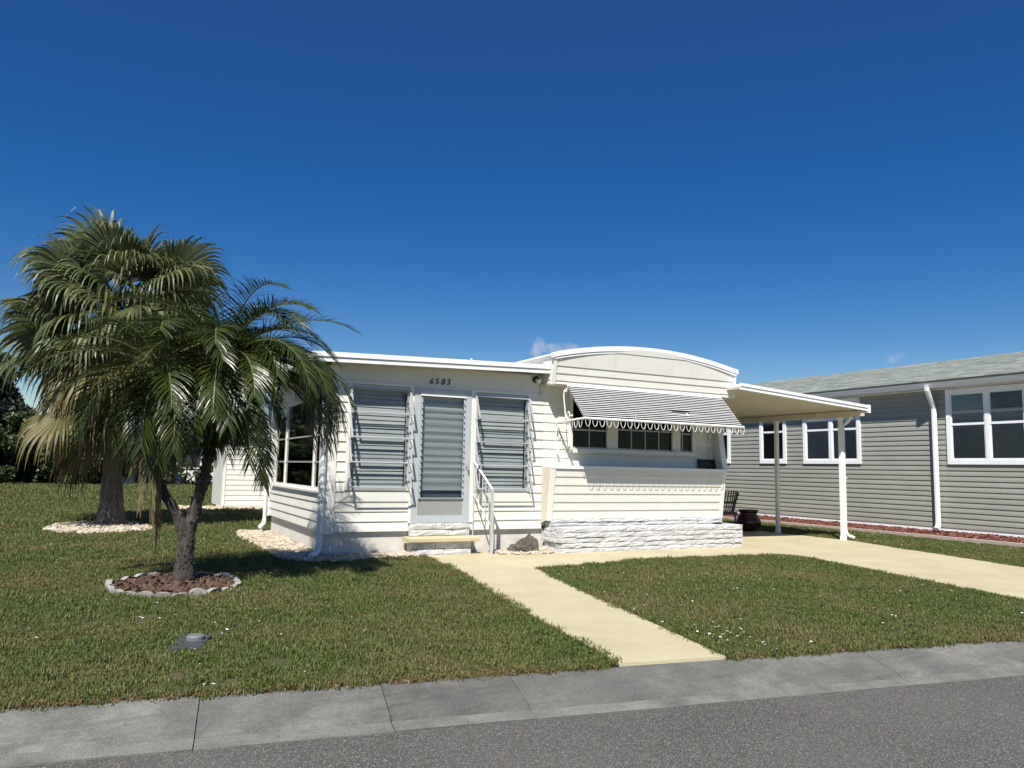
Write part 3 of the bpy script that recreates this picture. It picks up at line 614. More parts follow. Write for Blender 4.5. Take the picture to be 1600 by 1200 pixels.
# body behind
MB().box(XR, 10.14, YF-0.028, 24, 2.86, 3.16).build('upper_wall', 'siding', home)
MB().box(XR, 10.14, YF+0.10, 24, 0.4, 2.859).build('body', 'siding', home)
MB().box(XR+0.02, 10.10, YF+0.12, 24, -0.05, 0.4).build('skirt', 'foundation', home)

# ---- striped awning with loops and scroll brackets
AX0, AX1 = 6.55, 9.84
aw = MB().px([(10.665,2.645),(10.665,2.72),(10.645,2.72),(10.645,2.63)], AX0, AX1).build('awning', 'white_metal', home, label='white and black slatted metal awning with scalloped loop edge')
T0 = Vector((0, 10.640, 2.665)); T1 = Vector((0, 10.135, 2.135)); dv = (T1-T0); L_ = dv.length; dv.normalize(); nv = Vector((0, dv.z, -dv.y))
if nv.z < 0: nv = -nv
ns = 16; pit = L_/ns
for k in range(ns):
    a = T0 + dv*pit*(k+0.02); b = T0 + dv*pit*(k+0.30); c = T0 + dv*pit*(k+0.22); d = T0 + dv*pit*(k+1.20)
    bend = 0.016 if k in (10, 11) else 0.0
    def strip(p, q, off, th, mat, nm):
        xs3 = frange(AX0-0.012, AX1+0.0, 8); vs = []
        for i_, x in enumerate(xs3):
            w_ = -bend*math.exp(-((x-8.7)/0.30)**2) + random.uniform(-0.0012, 0.0012)
            for pp, o_ in ((p, off), (q, off), (q, off+th), (p, off+th)):
                v = pp + nv*(o_+w_); vs.append((x, v.y, v.z))
        kk = len(xs3); fs = [(i_*4+j, i_*4+(j+1) % 4, (i_+1)*4+(j+1) % 4, (i_+1)*4+j) for i_ in range(kk-1) for j in range(4)] + [(3,2,1,0), tuple((kk-1)*4+j for j in range(4))]
        MB().add(vs, fs).build(nm, mat, aw)
    strip(a, b, 0.006, 0.003, 'slat_white', 'slat'); strip(c, d, -0.004, 0.003, 'slat_black', 'under_slat')
MB().tube([(AX0-0.02,10.128,2.118),(AX1+0.03,10.128,2.118)], 0.021, 10).build('front_bar', 'white_metal', aw)
MB().tube([(AX0,10.128,2.118),(AX0,YF-0.03,2.085)], 0.017, 10).build('side_bar', 'white_metal', aw)
MB().tube([(AX1,10.128,2.118),(AX1,YF-0.03,2.085)], 0.017, 10).build('side_bar', 'white_metal', aw)
for x in (AX0, 7.6, 8.75, AX1-0.01): MB().tube([(x,10.650,2.66),(x,10.14,2.125)], 0.010, 6).build('rafter', 'white_metal', aw)
def loop(x, y, z, along_x=True, w=0.046, h=0.150):
    pts = []
    for i in range(15):
        th = math.pi*(-0.08 + 1.16*i/14); a = -math.cos(th)*w; b = -math.sin(th)*h*0.75 - (0.0)
        pts.append((x+a, y, z+b) if along_x else (x, y+a, z+b))
    MB().tube(pts, 0.0046, 6).build('loop', 'white_metal', aw)
nlp = 25; 
for k in range(nlp): loop(AX0+0.06+(AX1-AX0-0.06)*k/(nlp-1), 10.128, 2.105)
for k in range(6): loop(AX0, 10.25+0.135*k, 2.09-0.005*k, False, 0.045)
for x in (AX0, AX1):     # S scroll between top and side bar
    pts = [(x, 10.80+0.35*0-0.10+0.028*math.cos(t_), 2.60+0.028*math.sin(t_)) for t_ in np.linspace(-1.0, 5.2, 14)]
    pts2 = [(x, 10.70+0.035+0.045*math.cos(t_)*0.9, 2.60-0.0+0.05*math.sin(t_)) for t_ in np.linspace(3.6, -1.2, 12)]
    spine = [(x, 10.75, 2.62), (x, 10.765, 2.55), (x, 10.755, 2.45), (x, 10.73, 2.33), (x, 10.715, 2.24), (x, 10.70, 2.17), (x, 10.66, 2.125)]
    MB().tube(pts, 0.009, 6).tube(spine, 0.010, 6).tube([(x, 10.62+0.045*math.cos(t_)*(1-0.1*t_/6), 2.19+0.055*math.sin(t_)*(1-0.1*t_/6)) for t_ in np.linspace(-1.4, 4.4, 14)], 0.009, 6).build('scroll_bracket', 'white_metal', aw)
    low = [(x, YF-0.045, 2.08), (x, YF-0.07, 2.0), (x, YF-0.03, 1.9), (x, YF-0.025, 1.75), (x, YF-0.06, 1.62), (x, YF-0.10, 1.56), (x, YF-0.12, 1.62), (x, YF-0.08, 1.66)]
    MB().tube(low, 0.009, 6).build('scroll_bracket', 'white_metal', aw)

# ---- dark plaque on the shelf
pq = thing('plaque', 'small dark weathered plaque leaning on the shelf under the awning', 'plaque', (9.77, 10.92, 1.37))
MB().px([(10.93,1.371),(10.945,1.371),(10.985,1.545),(10.97,1.545)], 9.56, 9.96).build('board', 'sign_print', pq)
MB().px([(10.922,1.371),(10.932,1.371),(10.936,1.385),(10.926,1.385)], 9.55, 9.97).px([(10.963,1.535),(10.972,1.535),(10.976,1.55),(10.967,1.55)], 9.55, 9.97).build('frame', 'black_paint', pq)

# ================================================================== STONE PLANTER
pl = thing('stone_planter', 'low white painted planter of stacked rough stones below the nose of the home', 'planter', (8.2, 10.6, 0))
def stone(x0, x1, y0, y1, z0, z1, axis='y'):
    # rough block: front face jittered
    mb = MB(); nx = max(2, int(abs((x1-x0) if axis == 'y' else (y1-y0))/0.09)); vs = []; nz_ = 3
    j = lambda a: random.uniform(-a, a)
    rows = []
    for k in range(nz_+1):
        row = []
        for i in range(nx+1):
            e = 0.007 if (k in (0, nz_) or i in (0, nx)) else 0.0
            dep = j(0.0065) + e
            if axis == 'y': p = (x0+(x1-x0)*i/nx + (0 if i in (0, nx) else j(0.012)), y0+dep, z0+(z1-z0)*k/nz_ + (j(0.005)))
            else: p = (x0+dep, y0+(y1-y0)*i/nx + (0 if i in (0, nx) else j(0.012)), z0+(z1-z0)*k/nz_ + j(0.005))
            row.append(len(vs)); vs.append(p)
        rows.append(row)
    back = []
    for k in (0, nz_):
        br = []
        for i in (0, nx):
            f = vs[rows[k][i]]; br.append(len(vs)); vs.append((f[0], y1, f[2]) if axis == 'y' else (x1, f[1], f[2]))
        back.append(br)
    fs = [(rows[k][i], rows[k][i+1], rows[k+1][i+1], rows[k+1][i]) for k in range(nz_) for i in range(nx)]
    fs += [tuple(rows[nz_]) + (back[1][1], back[1][0]), tuple(rows[0][::-1]) + (back[0][0], back[0][1]), tuple(rows[k][0] for k in range(nz_+1))[::-1] + (back[0][0], back[1][0]), tuple(rows[k][nx] for k in range(nz_+1)) + (back[1][1], back[0][1])]
    if axis != 'y': fs = [f[::-1] for f in fs]
    mb.add(vs, fs); mb.build('stone', 'painted_stone', pl)
def course(x0, x1, yf, yb, z0, z1, seed):
    random.seed(seed); x = x0
    while x < x1-0.02:
        w = random.choice((0.28, 0.42, 0.55, 0.68)); xe = min(x+w, x1)
        if x1-xe < 0.15: xe = x1
        o_ = random.uniform(-0.012, 0.010)
        stone(x+0.003, xe-0.004, yf+o_, yb, z0+0.003+random.uniform(0,0.004), z1-0.003); x = xe
zc = frange(0.0, 0.40, 5)
for k in range(5):
    xl = 6.40 - (0.05 if k < 4 else 0) + random.uniform(-0.02, 0.02)
    course(xl, 10.14+random.uniform(-0.015, 0.01), 10.46, 10.60, zc[k], zc[k+1], 40+k)
    yy = 10.605
    random.seed(60+k)
    while yy < 10.99:
        w = random.choice((0.16, 0.24, 0.3)); ye = min(10.99, yy+w); ye = 10.99 if 10.99-ye < 0.08 else ye
        stone(6.34+0.03*math.sin(k*2.1)+random.uniform(-0.012, 0.012)+(yy-10.605)*(-0.08), 6.46, yy+0.003, ye-0.004, zc[k]+0.004, zc[k+1]-0.004, 'x'); yy = ye
    stone_r = MB().box(10.02, 10.135, 10.605, 10.98, zc[k]+0.002, zc[k+1]-0.003).build('stone', 'painted_stone', pl)
for k, (a, b) in enumerate(((0.40, 0.455), (0.455, 0.512))): course(6.36, 9.97, 10.785-0.004*k, 10.98, a, b, 80+k)
MB().box(9.72, 10.02, 10.60, 10.98, 0.0, 0.31).build('soil', 'soil', pl)
MB().box(6.46, 9.72, 10.585, 10.82, 0.0, 0.396).build('coping', 'painted_stone', pl)
MB().box(6.42, 10.05, 10.53, 10.60, 0.0, 0.385).box(6.47, 9.95, 10.83, 10.97, 0.3, 0.50).build('mortar_core', 'stone_core', pl)
random.seed(5)

# ================================================================== STEP, RAIL, ROCK
stp = thing('door_step', 'yellow topped step with white painted stone base at the storm door', 'step', (4.5, 10.85, 0))
MB().px([(10.70,0.205),(10.69,0.215),(10.69,0.262),(10.70,0.27),(10.99,0.275),(10.99,0.205)], 3.93, 5.06).build('tread', 'step_yellow', stp)
_pl = pl; pl = stp
for k, (a, b) in enumerate(((0.0, 0.10), (0.10, 0.204))):
    course(4.09, 4.95, 10.765, 10.9, a, b, 120+k)
course(4.035, 5.0, 10.955, 11.05, 0.276, 0.372, 130); course(4.035, 5.0, 10.95, 11.05, 0.372, 0.468, 131)
for k in range(2): stone(4.0, 4.10, 10.775, 10.99, 0.1*k+0.003, 0.1*k+0.098, 'x')
pl = _pl; random.seed(5)
MB().box(4.1, 4.93, 10.86, 11.0, 0, 0.203).build('core', 'stone_core', stp)
hr = thing('handrail', 'grey metal stair handrail with thin balusters beside the storm door', 'handrail', (5.2, 10.65, 0))
A, B = Vector((5.06, 11.0, 1.42)), Vector((5.215, 10.62, 0.985))
MB().box(5.195, 5.235, 10.60, 10.64, 0, 1.0).build('post', 'rail_paint', hr)
MB().tube([A, B], 0.020, 8).build('top_rail', 'rail_paint', hr)
A2, B2 = Vector((5.06, 11.0, 0.92)), Vector((5.215, 10.62, 0.42)); MB().tube([A2, B2], 0.012, 6).build('lower_rail', 'rail_paint', hr)
for k in range(1, 6):
    f = k/6; MB().tube([A2.lerp(B2, f), A.lerp(B, f)], 0.008, 6).build('baluster', 'rail_paint', hr)
MB().tube([(5.07,10.98,0.26),(5.06,11.0,1.42)], 0.010, 6).build('baluster', 'rail_paint', hr)
# lava rock
mb = MB(); nr, na = 16, 24; vs = []
for i in range(nr+1):
    th = math.pi*0.5*i/nr
    for j in range(na):
        a = 2*math.pi*j/na; d = Vector((math.cos(a)*math.sin(th), math.sin(a)*math.sin(th), math.cos(th)))
        r_ = 1 + 0.16*math.sin(3*a+1.2)*math.sin(2*th) + 0.12*math.sin(7*a+4*th) + random.uniform(-0.11, 0.11)
        lump = 0.55 + 0.45/(1+math.exp(-6*(d.x-0.05)))
        vs.append((5.80+d.x*0.27*r_, 10.70+d.y*0.16*r_, 0.02+d.z*0.25*r_*lump*(1 if d.x > -0.2 else 0.85)))
mb.add(vs, [(i*na+j, (i+1)*na+j, (i+1)*na+(j+1) % na, i*na+(j+1) % na) for i in range(nr) for j in range(na)])
tag(mb.build('lava_rock', 'lava', smooth=False), 'dark pitted lava rock lying on the river rock by the wall', 'rock')

# ================================================================== CARPORT
cp = thing('carport', 'open carport with pale ribbed roof and white posts beside the mobile home', 'carport', (11.8, 12, 0))
def cz(x): return 2.935 - 0.0625*(x-9.9)
cx0, cx1, cy0, cy1 = 10.0, 13.37, 10.33, 18.0
nrib = 28
for k in range(nrib):   # roof pans running across
    y0 = cy0+0.02+(cy1-cy0-0.02)*k/nrib; y1 = cy0+0.02+(cy1-cy0-0.02)*(k+1)/nrib
    MB().py([(cx0, cz(cx0)-0.10), (cx1-0.02, cz(cx1)-0.10), (cx1-0.02, cz(cx1)-0.075), (cx0, cz(cx0)-0.075)], y0+0.004, y1-0.004).py([(cx0, cz(cx0)-0.108), (cx1-0.02, cz(cx1)-0.108), (cx1-0.02, cz(cx1)-0.074), (cx0, cz(cx0)-0.074)], y1-0.004, y1+0.004).build('roof_pan', 'soffit_paint', cp)
MB().py([(cx0, cz(cx0)-0.07), (cx1-0.02, cz(cx1)-0.07), (cx1-0.02, cz(cx1)-0.012), (cx0, cz(cx0)-0.012)], cy0+0.02, cy1).build('roof', 'white_metal', cp)
f1 = MB().py([(cx0, cz(cx0)-0.055), (cx1+0.02, cz(cx1)-0.055), (cx1+0.02, cz(cx1)+0.0), (cx0, cz(cx0)+0.0)], cy0-0.02, cy0+0.018).build('fascia', 'white_metal', cp)
MB().py([(cx0, cz(cx0)-0.115), (cx1+0.02, cz(cx1)-0.115), (cx1+0.02, cz(cx1)-0.060), (cx0, cz(cx0)-0.060)], cy0-0.005, cy0+0.018).build('fascia_strip', 'white_metal', f1)
MB().px([(cy0-0.02, cz(cx1)-0.15), (cy1, cz(cx1)-0.15), (cy1, cz(cx1)+0.01), (cy0-0.02, cz(cx1)+0.01)], cx1+0.022, cx1+0.085).build('gutter', 'white_metal', cp)
MB().box(cx1-0.14, cx1-0.04, cy0+0.03, cy1, 2.50, cz(cx1)-0.108).build('beam', 'soffit_paint', cp)
for y, x in ((10.89, 13.27), (12.61, 13.27), (14.9, 13.27), (17.2, 13.27)):
    p = MB().box(x-0.036, x+0.036, y-0.036, y+0.036, 0.0, 2.502).box(x-0.022, x+0.022, y-0.041, y-0.036, 0.01, 2.5).build('post', 'white_metal', cp)
    MB().box(x-0.05, x+0.05, y-0.05, y+0.05, 2.455, 2.499).build('bracket', 'white_metal', p)
    MB().box(x-0.045, x+0.045, y-0.045, y+0.045, 0.012, 0.10).build('post_foot', 'white_metal', p)
downspout(cp, [(13.43,10.75,2.58),(13.43,10.76,2.50),(13.40,10.84,2.40),(13.345,10.90,2.32),(13.345,10.90,1.4),(13.345,10.90,0.20),(13.37,10.86,0.11),(13.44,10.76,0.06)], 0.042, 'white_metal', straps=(1.25,))
# pot and chair under the carport
pot = thing('glazed_pot', 'dark oxblood glazed garden pot with flared rim under the carport', 'pot', (13.02, 13.25, 0.014))
MB().lathe([(0.0,0.0),(0.15,0.0),(0.22,0.06),(0.275,0.17),(0.275,0.24),(0.22,0.34),(0.185,0.385),(0.20,0.43),(0.235,0.465),(0.225,0.475),(0.185,0.44),(0.165,0.385),(0.16,0.33)], (13.02,13.25,0.014), 28).build('bowl', 'pot_glaze', pot, smooth=True)
MB().lathe([(0.0,0.33),(0.17,0.33)], (13.02,13.25,0.014), 24).build('soil', 'soil', pot)
ch = thing('wicker_chair', 'dark wicker patio chair tucked behind the nose of the home', 'chair', (11.93, 13.0, 0.014))
cx, cy, cz0 = 11.93, 13.0, 0.014
for dx, dy in ((-0.24,-0.24),(0.24,-0.24),(-0.24,0.24),(0.24,0.24)): MB().tube([(cx+dx,cy+dy,cz0),(cx+dx*0.95,cy+dy*0.95,cz0+0.42)], 0.02, 8).build('leg', 'wicker', ch)
MB().box(cx-0.27, cx+0.27, cy-0.27, cy+0.27, cz0+0.40, cz0+0.46).build('seat', 'wicker', ch)
mb = MB()
for i in range(13):      # woven, rounded back facing the house
    a = -1.25+2.5*i/12; bx, by = cx+0.02+0.27*math.cos(a), cy+0.27*math.sin(a)
    tx, ty = cx+0.10+0.33*math.cos(a), cy+0.33*math.sin(a); mb.tube([(bx,by,cz0+0.44),((bx+tx)/2+0.01,(by+ty)/2,cz0+0.68),(tx,ty,cz0+0.92-0.12*abs(a/1.25)**2)], 0.012, 6)
for z, e in ((0.55,0.02),(0.68,0.045),(0.78,0.065),(0.86,0.085)):
    mb.tube([(cx+0.02+e+(0.28+e*0.6)*math.cos(a), cy+(0.28+e*0.6)*math.sin(a), cz0+z-0.05*abs(a/1.25)**2) for a in np.linspace(-1.25, 1.25, 13)], 0.011, 6)
mb.build('backrest', 'wicker', ch)
for s_ in (-1, 1): MB().tube([(cx+0.12,cy+s_*0.30,cz0+0.66),(cx-0.1,cy+s_*0.30,cz0+0.66),(cx-0.26,cy+s_*0.26,cz0+0.62),(cx-0.25,cy+s_*0.25,cz0+0.44)], 0.022, 8).build('armrest', 'wicker', ch)

# ================================================================== NEIGHBOUR'S HOUSE
NXW, NY0, NY1 = 16.2, 3.5, 22.0
nh = thing('gray_house', 'grey lap sided house with white window casings and shingle roof next door', 'house', (16.2, 12, 0))
wins = [(17.15, 18.1), (15.03, 15.98), (12.70, 14.45), (7.95, 10.51), (4.2, 6.2)]
nops = [(a-0.0, b+0.0, 1.60, 3.235) for a, b in wins]
wl = MB().box(NXW+0.0, NXW+0.2, NY0, NY1, 0.2, 3.35).build('wall', 'gray_siding', nh)
sN = lambda u, d, z: (NXW-d, u, z)
nz_ = 27; zz = frange(0.235, 3.26, nz_)
for i in range(nz_):
    z0, z1 = zz[i], zz[i+1]; zm = z0+(z1-z0)*0.55
    for (s0, s1) in spans(NY0, NY1, nops, z0, z1):
        cuts = [s0]; ph = (i*1.37) % 3.66
        y = NY0 + ph
        while y < s1:
            if y > s0+0.4 and y < s1-0.4: cuts.append(y)
            y += 3.66
        cuts.append(s1)
        for a, b in zip(cuts[:-1], cuts[1:]):
            prof = [(-0.004,z0),(0.016,z0),(0.020,z0+0.003),(0.016,z0+0.05),(0.003,z1-0.001),(-0.004,z1-0.001)]
            MB().prism(prof, lambda p: sN(a+0.0012, p[0], p[1]), lambda p: sN(b-0.0012, p[0], p[1])).build('siding_board', 'gray_siding', wl)
MB().box(NXW-0.006, NXW+0.1, NY0, NY1, -0.05, 0.232).build('foundation', 'neighbor_trim', nh)
MB().box(NXW+0.2, NXW+7, NY0+0.2, NY1-0.2, 0.1, 3.3).build('body', 'gray_siding', nh)
def nwindow(y0, y1, n):
    z0, z1 = 1.60, 3.225; cw = 0.095
    w = MB().box(NXW-0.048, NXW+0.002, y0, y1, z0, z0+cw).build('window', 'neighbor_trim', nh)
    MB().box(NXW-0.048, NXW+0.002, y0, y0+cw, z0+cw, z1).build('casing', 'neighbor_trim', w); MB().box(NXW-0.048, NXW+0.002, y1-cw, y1, z0+cw, z1).build('casing', 'neighbor_trim', w)
    MB().box(NXW-0.050, NXW+0.002, y0+cw, y1-cw, z1-cw, z1).build('casing', 'neighbor_trim', w)
    step = (y1-y0-2*cw)/n
    for k in range(n):
        a = y0+cw+k*step+(0.045 if k else 0); b = y0+cw+(k+1)*step-(0.045 if k < n-1 else 0)
        if k < n-1: MB().box(NXW-0.046, NXW+0.002, b, b+0.09, z0+cw, z1-cw).build('mullion', 'neighbor_trim', w)
        zb, zt, zm = z0+cw, z1-cw, z0+cw+(z1-z0-2*cw)*0.53
        for (p, q, r_, s_, nm, x_) in ((a,b,zb,zb+0.035,'sash',0.030),(a,b,zt-0.035,zt,'sash',0.034),(a,b,zm-0.02,zm+0.03,'sash',0.036),(a,a+0.03,zb+0.035,zt-0.035,'sash',0.028),(b-0.03,b,zb+0.035,zt-0.035,'sash',0.028)):
            MB().box(NXW-x_, NXW+0.001, p, q, r_, s_).build(nm, 'neighbor_trim', w)
        MB().box(NXW-0.0225, NXW-0.0215, a+0.03, b-0.03, zm+0.03, zt-0.035).build('pane', 'dark_glass', w); MB().box(NXW-0.0165, NXW-0.0155, a+0.03, b-0.03, zb+0.035, zm-0.02).build('pane', 'dark_glass', w)
        mb = MB(); nn = 34
        for i in range(nn):
            zc_ = zb+0.03+(zt-zb-0.06)*(i+0.5)/nn
            mb.add([(NXW-0.0125,a+0.035,zc_-0.017),(NXW-0.0125,b-0.035,zc_-0.017),(NXW-0.009,b-0.035,zc_+0.019),(NXW-0.009,a+0.035,zc_+0.019)], [(0,1,2,3)])
        mb.build('blind', 'pale_blind', w); MB().box(NXW-0.0075, NXW-0.006, a+0.03, b-0.03, zb, zt).build('shade_backing', 'room_shade', w)  # dark sheet on the solid wall paints in an unlit room
for (a, b), n in zip(wins, (1, 1, 2, 3, 2)): nwindow(a, b, n)
# eave, gutter, soffit
MB().box(15.92, NXW+0.1, NY0, NY1, 3.262, 3.275).build('soffit', 'neighbor_trim', nh)
MB().box(NXW-0.02, NXW+0.0, NY0, NY1, 3.238, 3.261).build('frieze', 'neighbor_trim', nh)
MB().px([(NY0,3.262),(NY1,3.262),(NY1,3.41),(NY0,3.41)], 15.895, 15.918).build('fascia', 'neighbor_trim', nh)
MB().py([(15.893,3.29),(15.87,3.295),(15.835,3.335),(15.825,3.40),(15.825,3.425),(15.838,3.425),(15.843,3.40),(15.86,3.365),(15.893,3.365)], NY0, NY1).build('gutter', 'neighbor_trim', nh)
dsn = downspout(nh, [(15.84,10.72,3.29),(15.85,10.73,3.22),(16.06,10.75,2.92),(16.10,10.75,2.82),(16.10,10.75,1.5),(16.10,10.75,0.34),(16.08,10.74,0.26),(15.98,10.72,0.20)], 0.062, 'neighbor_trim')
# shingle roof
slope = math.atan2(4.42-3.43, 19.6-15.83); roof = MB().py([(15.80,3.40),(19.6,4.39),(23.4,3.40),(23.4,3.3),(15.9,3.3)], NY0-0.2, NY1+0.2).build('roof', 'shingle', nh)
ncr = 27; ex = 0.145; dx = math.cos(slope)*ex; dz = math.sin(slope)*ex
me_cache = {}; stuff = MB(); cnt = 0
th = 0.012
def shingle_vs(L): 
    c, s_ = math.cos(slope), math.sin(slope); W = ex*1.25
    return [(0,0,0.012),(0,L,0.012),(W*c,L,W*s_+0.002),(W*c,0,W*s_+0.002),(0,0,0.0),(0,L,0.0)]
SF = [(0,3,2,1),(4,0,1,5)]
shm = {}
for L in (0.22, 0.30, 0.38):
    me = bpy.data.meshes.new('shingle'); v = shingle_vs(L-0.006); me.from_pydata(v, [], SF); me.materials.append(M['shingle']); shm[L] = me
for i in range(ncr):
    x = 15.79+dx*i; z = 3.405+dz*i+0.003; y = 6.2 + random.uniform(0, 0.3)
    while y < 20:
        L = random.choice((0.22, 0.30, 0.38)); j = random.uniform(0, 0.004)
        # the 290 that show largest: the nearest courses' near end
        if i < 14 and 7.6 < y < 14.2 and cnt < 290:
            o = bpy.data.objects.new('shingle', shm[L]); col.objects.link(o); o.parent = roof; o.location = (x-16.2, y-12, z+j); cnt += 1
        else: stuff.add([(a+x, b+y, c+z+j) for a, b, c in shingle_vs(L-0.006)], SF)
        y += L
o = stuff.build('shingle_field', 'shingle', roof); o['kind'] = 'stuff'

# ================================================================== SHED behind the porch
sh = thing('utility_shed', 'cream lap sided utility shed with flat white edge behind the porch', 'shed', (4.4, 23.45, 0))
sw_ = MB().box(2.95, 6.2, 23.46, 26, 0.05, 2.05).build('wall', 'siding', sh)
siding(sw_, 'siding', lambda u, d, z: (u, 23.46-d, z), 2.97, 6.2, frange(0.10, 1.99, 13), lip=0.018)
MB().box(2.95, 6.2, 23.44, 23.47, -0.05, 0.098).build('foundation', 'foundation', sh)
MB().box(2.80, 6.2, 23.30, 26.1, 2.05, 2.16).build('roof', 'white_metal', sh)
MB().box(2.92, 3.0, 23.43, 23.47, 0.1, 2.05).build('corner_trim', 'trim', sh)

# ================================================================== PALMS
def curve_pts(p, az, el, L, n, droop, twist=0.0, power=1.6):
    pts = [Vector(p)]; e = el
    for i in range(n):
        f = (i+1)/n; e2 = el - droop*(f**power)
        e2 = max(e2, -R(86)); a = az + twist*f
        pts.append(pts[-1] + Vector((math.cos(a)*math.cos(e2), math.sin(a)*math.cos(e2), math.sin(e2)))*(L/n))
    return pts
def interp(pts, t):
    f = t*(len(pts)-1); i = min(int(f), len(pts)-2); return pts[i].lerp(pts[i+1], f-i), (pts[i+1]-pts[i]).normalized()
def strip(mb, pts, ws, wd):
    vs = []
    for p, w in zip(pts, ws): vs += [p-wd*w, p+wd*w]
    mb.add(vs, [(2*i, 2*i+1, 2*i+3, 2*i+2) for i in range(len(pts)-1)])
def date_frond(parent, p, az, el, L, droop, mat='date_leaf', nleaf=52, ll=0.33, hang=0.25):
    rr = random.Random(random.random()); mb = MB(); pts = curve_pts(p, az, el, L, 12, droop, rr.uniform(-0.25, 0.25))
    mb.cur = 1; mb.tube(pts, [0.013*(1-0.85*i/12)+0.0015 for i in range(13)], 4); mb.cur = 0
    Z = Vector((0,0,1))
    for k in range(nleaf):
        t_ = 0.14+0.86*(k/(nleaf-1)); c, tn = interp(pts, min(t_, 0.999))
        side = tn.cross(Z); side = side.normalized() if side.length > 0.05 else Vector((math.sin(az), -math.cos(az), 0)); upv = side.cross(tn).normalized()
        prof = (0.45+0.55*math.sin(math.pi*min(1, 0.12+t_*0.80)))*ll
        ang = R(72-40*t_)
        for sg in (-1, 1):
            if rr.random() < 0.03: continue
            l_ = prof*rr.uniform(0.85, 1.12); a = ang+rr.uniform(-0.10, 0.10); lift = R(18)+rr.uniform(-0.2, 0.2)
            d = (tn*math.cos(a) + (side*sg*math.cos(lift)+upv*math.sin(lift))*math.sin(a)).normalized()
            q = [c.copy()]; dd = d.copy()
            for s_ in range(4):
                dd = (dd + Vector((0,0,-hang*(0.25+0.22*s_)))).normalized(); q.append(q[-1]+dd*(l_/4))
            wd = (tn - d*tn.dot(d)).normalized()
            wd = (wd*0.8+upv*sg*0.25).normalized()
            strip(mb, q, [0.0035, 0.0056, 0.0052, 0.0035, 0.0005], wd)
    return mb.build('frond', [mat, 'stem'], parent)
def trunk(mb, pts, rad, n=14, rough=0.05, knobs=0, kn=0.03):
    P = [Vector(p) for p in pts]; rs = []
    fine = []; 
    for i in range(len(P)-1):
        for s_ in range(6):
            f = s_/6; fine.append(P[i].lerp(P[i+1], f)); rs.append(rad[i]*(1-f)+rad[i+1]*f)
    fine.append(P[-1]); rs.append(rad[-1])
    mb.tube(fine, [r_*(1+random.uniform(-rough, rough)) for r_ in rs], n)
    for k in range(knobs):
        f = random.random(); i = int(f*(len(fine)-1)); c = fine[i]; a = k*2.4; d = Vector((math.cos(a), math.sin(a), 0.0)); s0 = c+d*rs[i]*0.85
        L = kn*random.uniform(0.6, 1.4); tip = s0+d*L*0.9+Vector((0,0,L*0.9))
        mb.tube([s0-Vector((0,0,0.012)), s0.lerp(tip, 0.6), tip], [kn*0.62, kn*0.5, kn*0.16], 5)
    return mb
random.seed(21)
dp = thing('pygmy_date_palm', 'twin stemmed pygmy date palm with feathery green fronds in a scalloped ring', 'palm tree', (0.80, 9.14, 0))
mb = MB()
trunk(mb, [(0.80,9.16,-0.05),(0.80,9.14,0.10),(0.80,9.13,0.30),(0.82,9.13,0.62)], [0.140,0.108,0.086,0.078], 16, 0.05, 150, 0.022)
trunk(mb, [(0.82,9.13,0.55),(0.885,9.14,0.85),(0.95,9.15,1.15),(1.02,9.17,1.65),(1.07,9.2,2.42)], [0.068,0.058,0.054,0.056,0.07], 14, 0.05, 190, 0.026)
trunk(mb, [(0.79,9.13,0.48),(0.70,9.13,0.74),(0.56,9.16,0.95),(0.45,9.2,1.20),(0.40,9.24,1.65),(0.42,9.26,2.25)], [0.07,0.054,0.048,0.048,0.052,0.065], 14, 0.05, 110, 0.018)
mb.build('trunk', 'palm_bark', dp)
def crown(parent, c, n, L, seed, elmax=78, elmin=-42, scale=1.0):
    random.seed(seed); c = Vector(c)
    for k in range(n):
        f = (k+0.5)/n; az = k*2.39996+random.uniform(-0.2, 0.2); el = R(elmax+(elmin-elmax)*f**0.9+random.uniform(-7, 7))
        ln = L*random.uniform(0.82, 1.08)*(0.80+0.3*math.sin(math.pi*min(1, f+0.25)))
        droop = R(random.uniform(62, 95))*(1-0.35*f)
        o = Vector((math.cos(az), math.sin(az), 0))*0.05
        date_frond(parent, c+o+Vector((0,0,0.16*(1-f))), az, el, ln, droop, 'yellow_leaf' if (f > 0.93 and random.random() < 0.35) else 'date_leaf', hang=0.20+0.2*f)
crown(dp, (1.07,9.2,2.42), 64, 1.27, 3, elmax=68, elmin=-72)
crown(dp, (0.42,9.26,2.25), 44, 1.24, 8, elmax=58, elmin=-74)
random.seed(44)
for k in range(13):
    az = R(-62+11*k+random.uniform(-6, 6)); date_frond(dp, (1.09+random.uniform(-0.03, 0.03), 9.18, 2.46+random.uniform(-0.05, 0.1)), az, R(random.uniform(12, 56)), random.uniform(1.2, 1.38), R(random.uniform(85, 118)), hang=0.28)
for k in range(22):     # long low fronds arching over towards the porch
    az = R(-27+random.uniform(-52, 50)); date_frond(dp, (1.10, 9.17, 2.42+random.uniform(-0.12, 0.06)), az, R(random.uniform(4, 34)), random.uniform(1.5, 1.8), R(random.uniform(92, 122)), hang=0.34, nleaf=60)
for k in range(4): date_frond(dp, (1.08, 9.12, 2.30), R(-75+16*k), R(-28-6*k), random.uniform(1.25, 1.5), R(58), hang=0.25)
random.seed(33)
for k in range(6): date_frond(dp, (0.375+0.014*k, 9.04+0.02*(k % 3), 2.02-0.05*k), R(-110+32*k), R(-80-k), 1.22+0.07*(k % 3), R(5), 'dead_leaf', 34, 0.17, 2.0)
date_frond(dp, (1.04, 9.1, 2.2), R(-10), R(-35), 1.3, R(50), 'dead_leaf', 30, 0.2, 1.0)
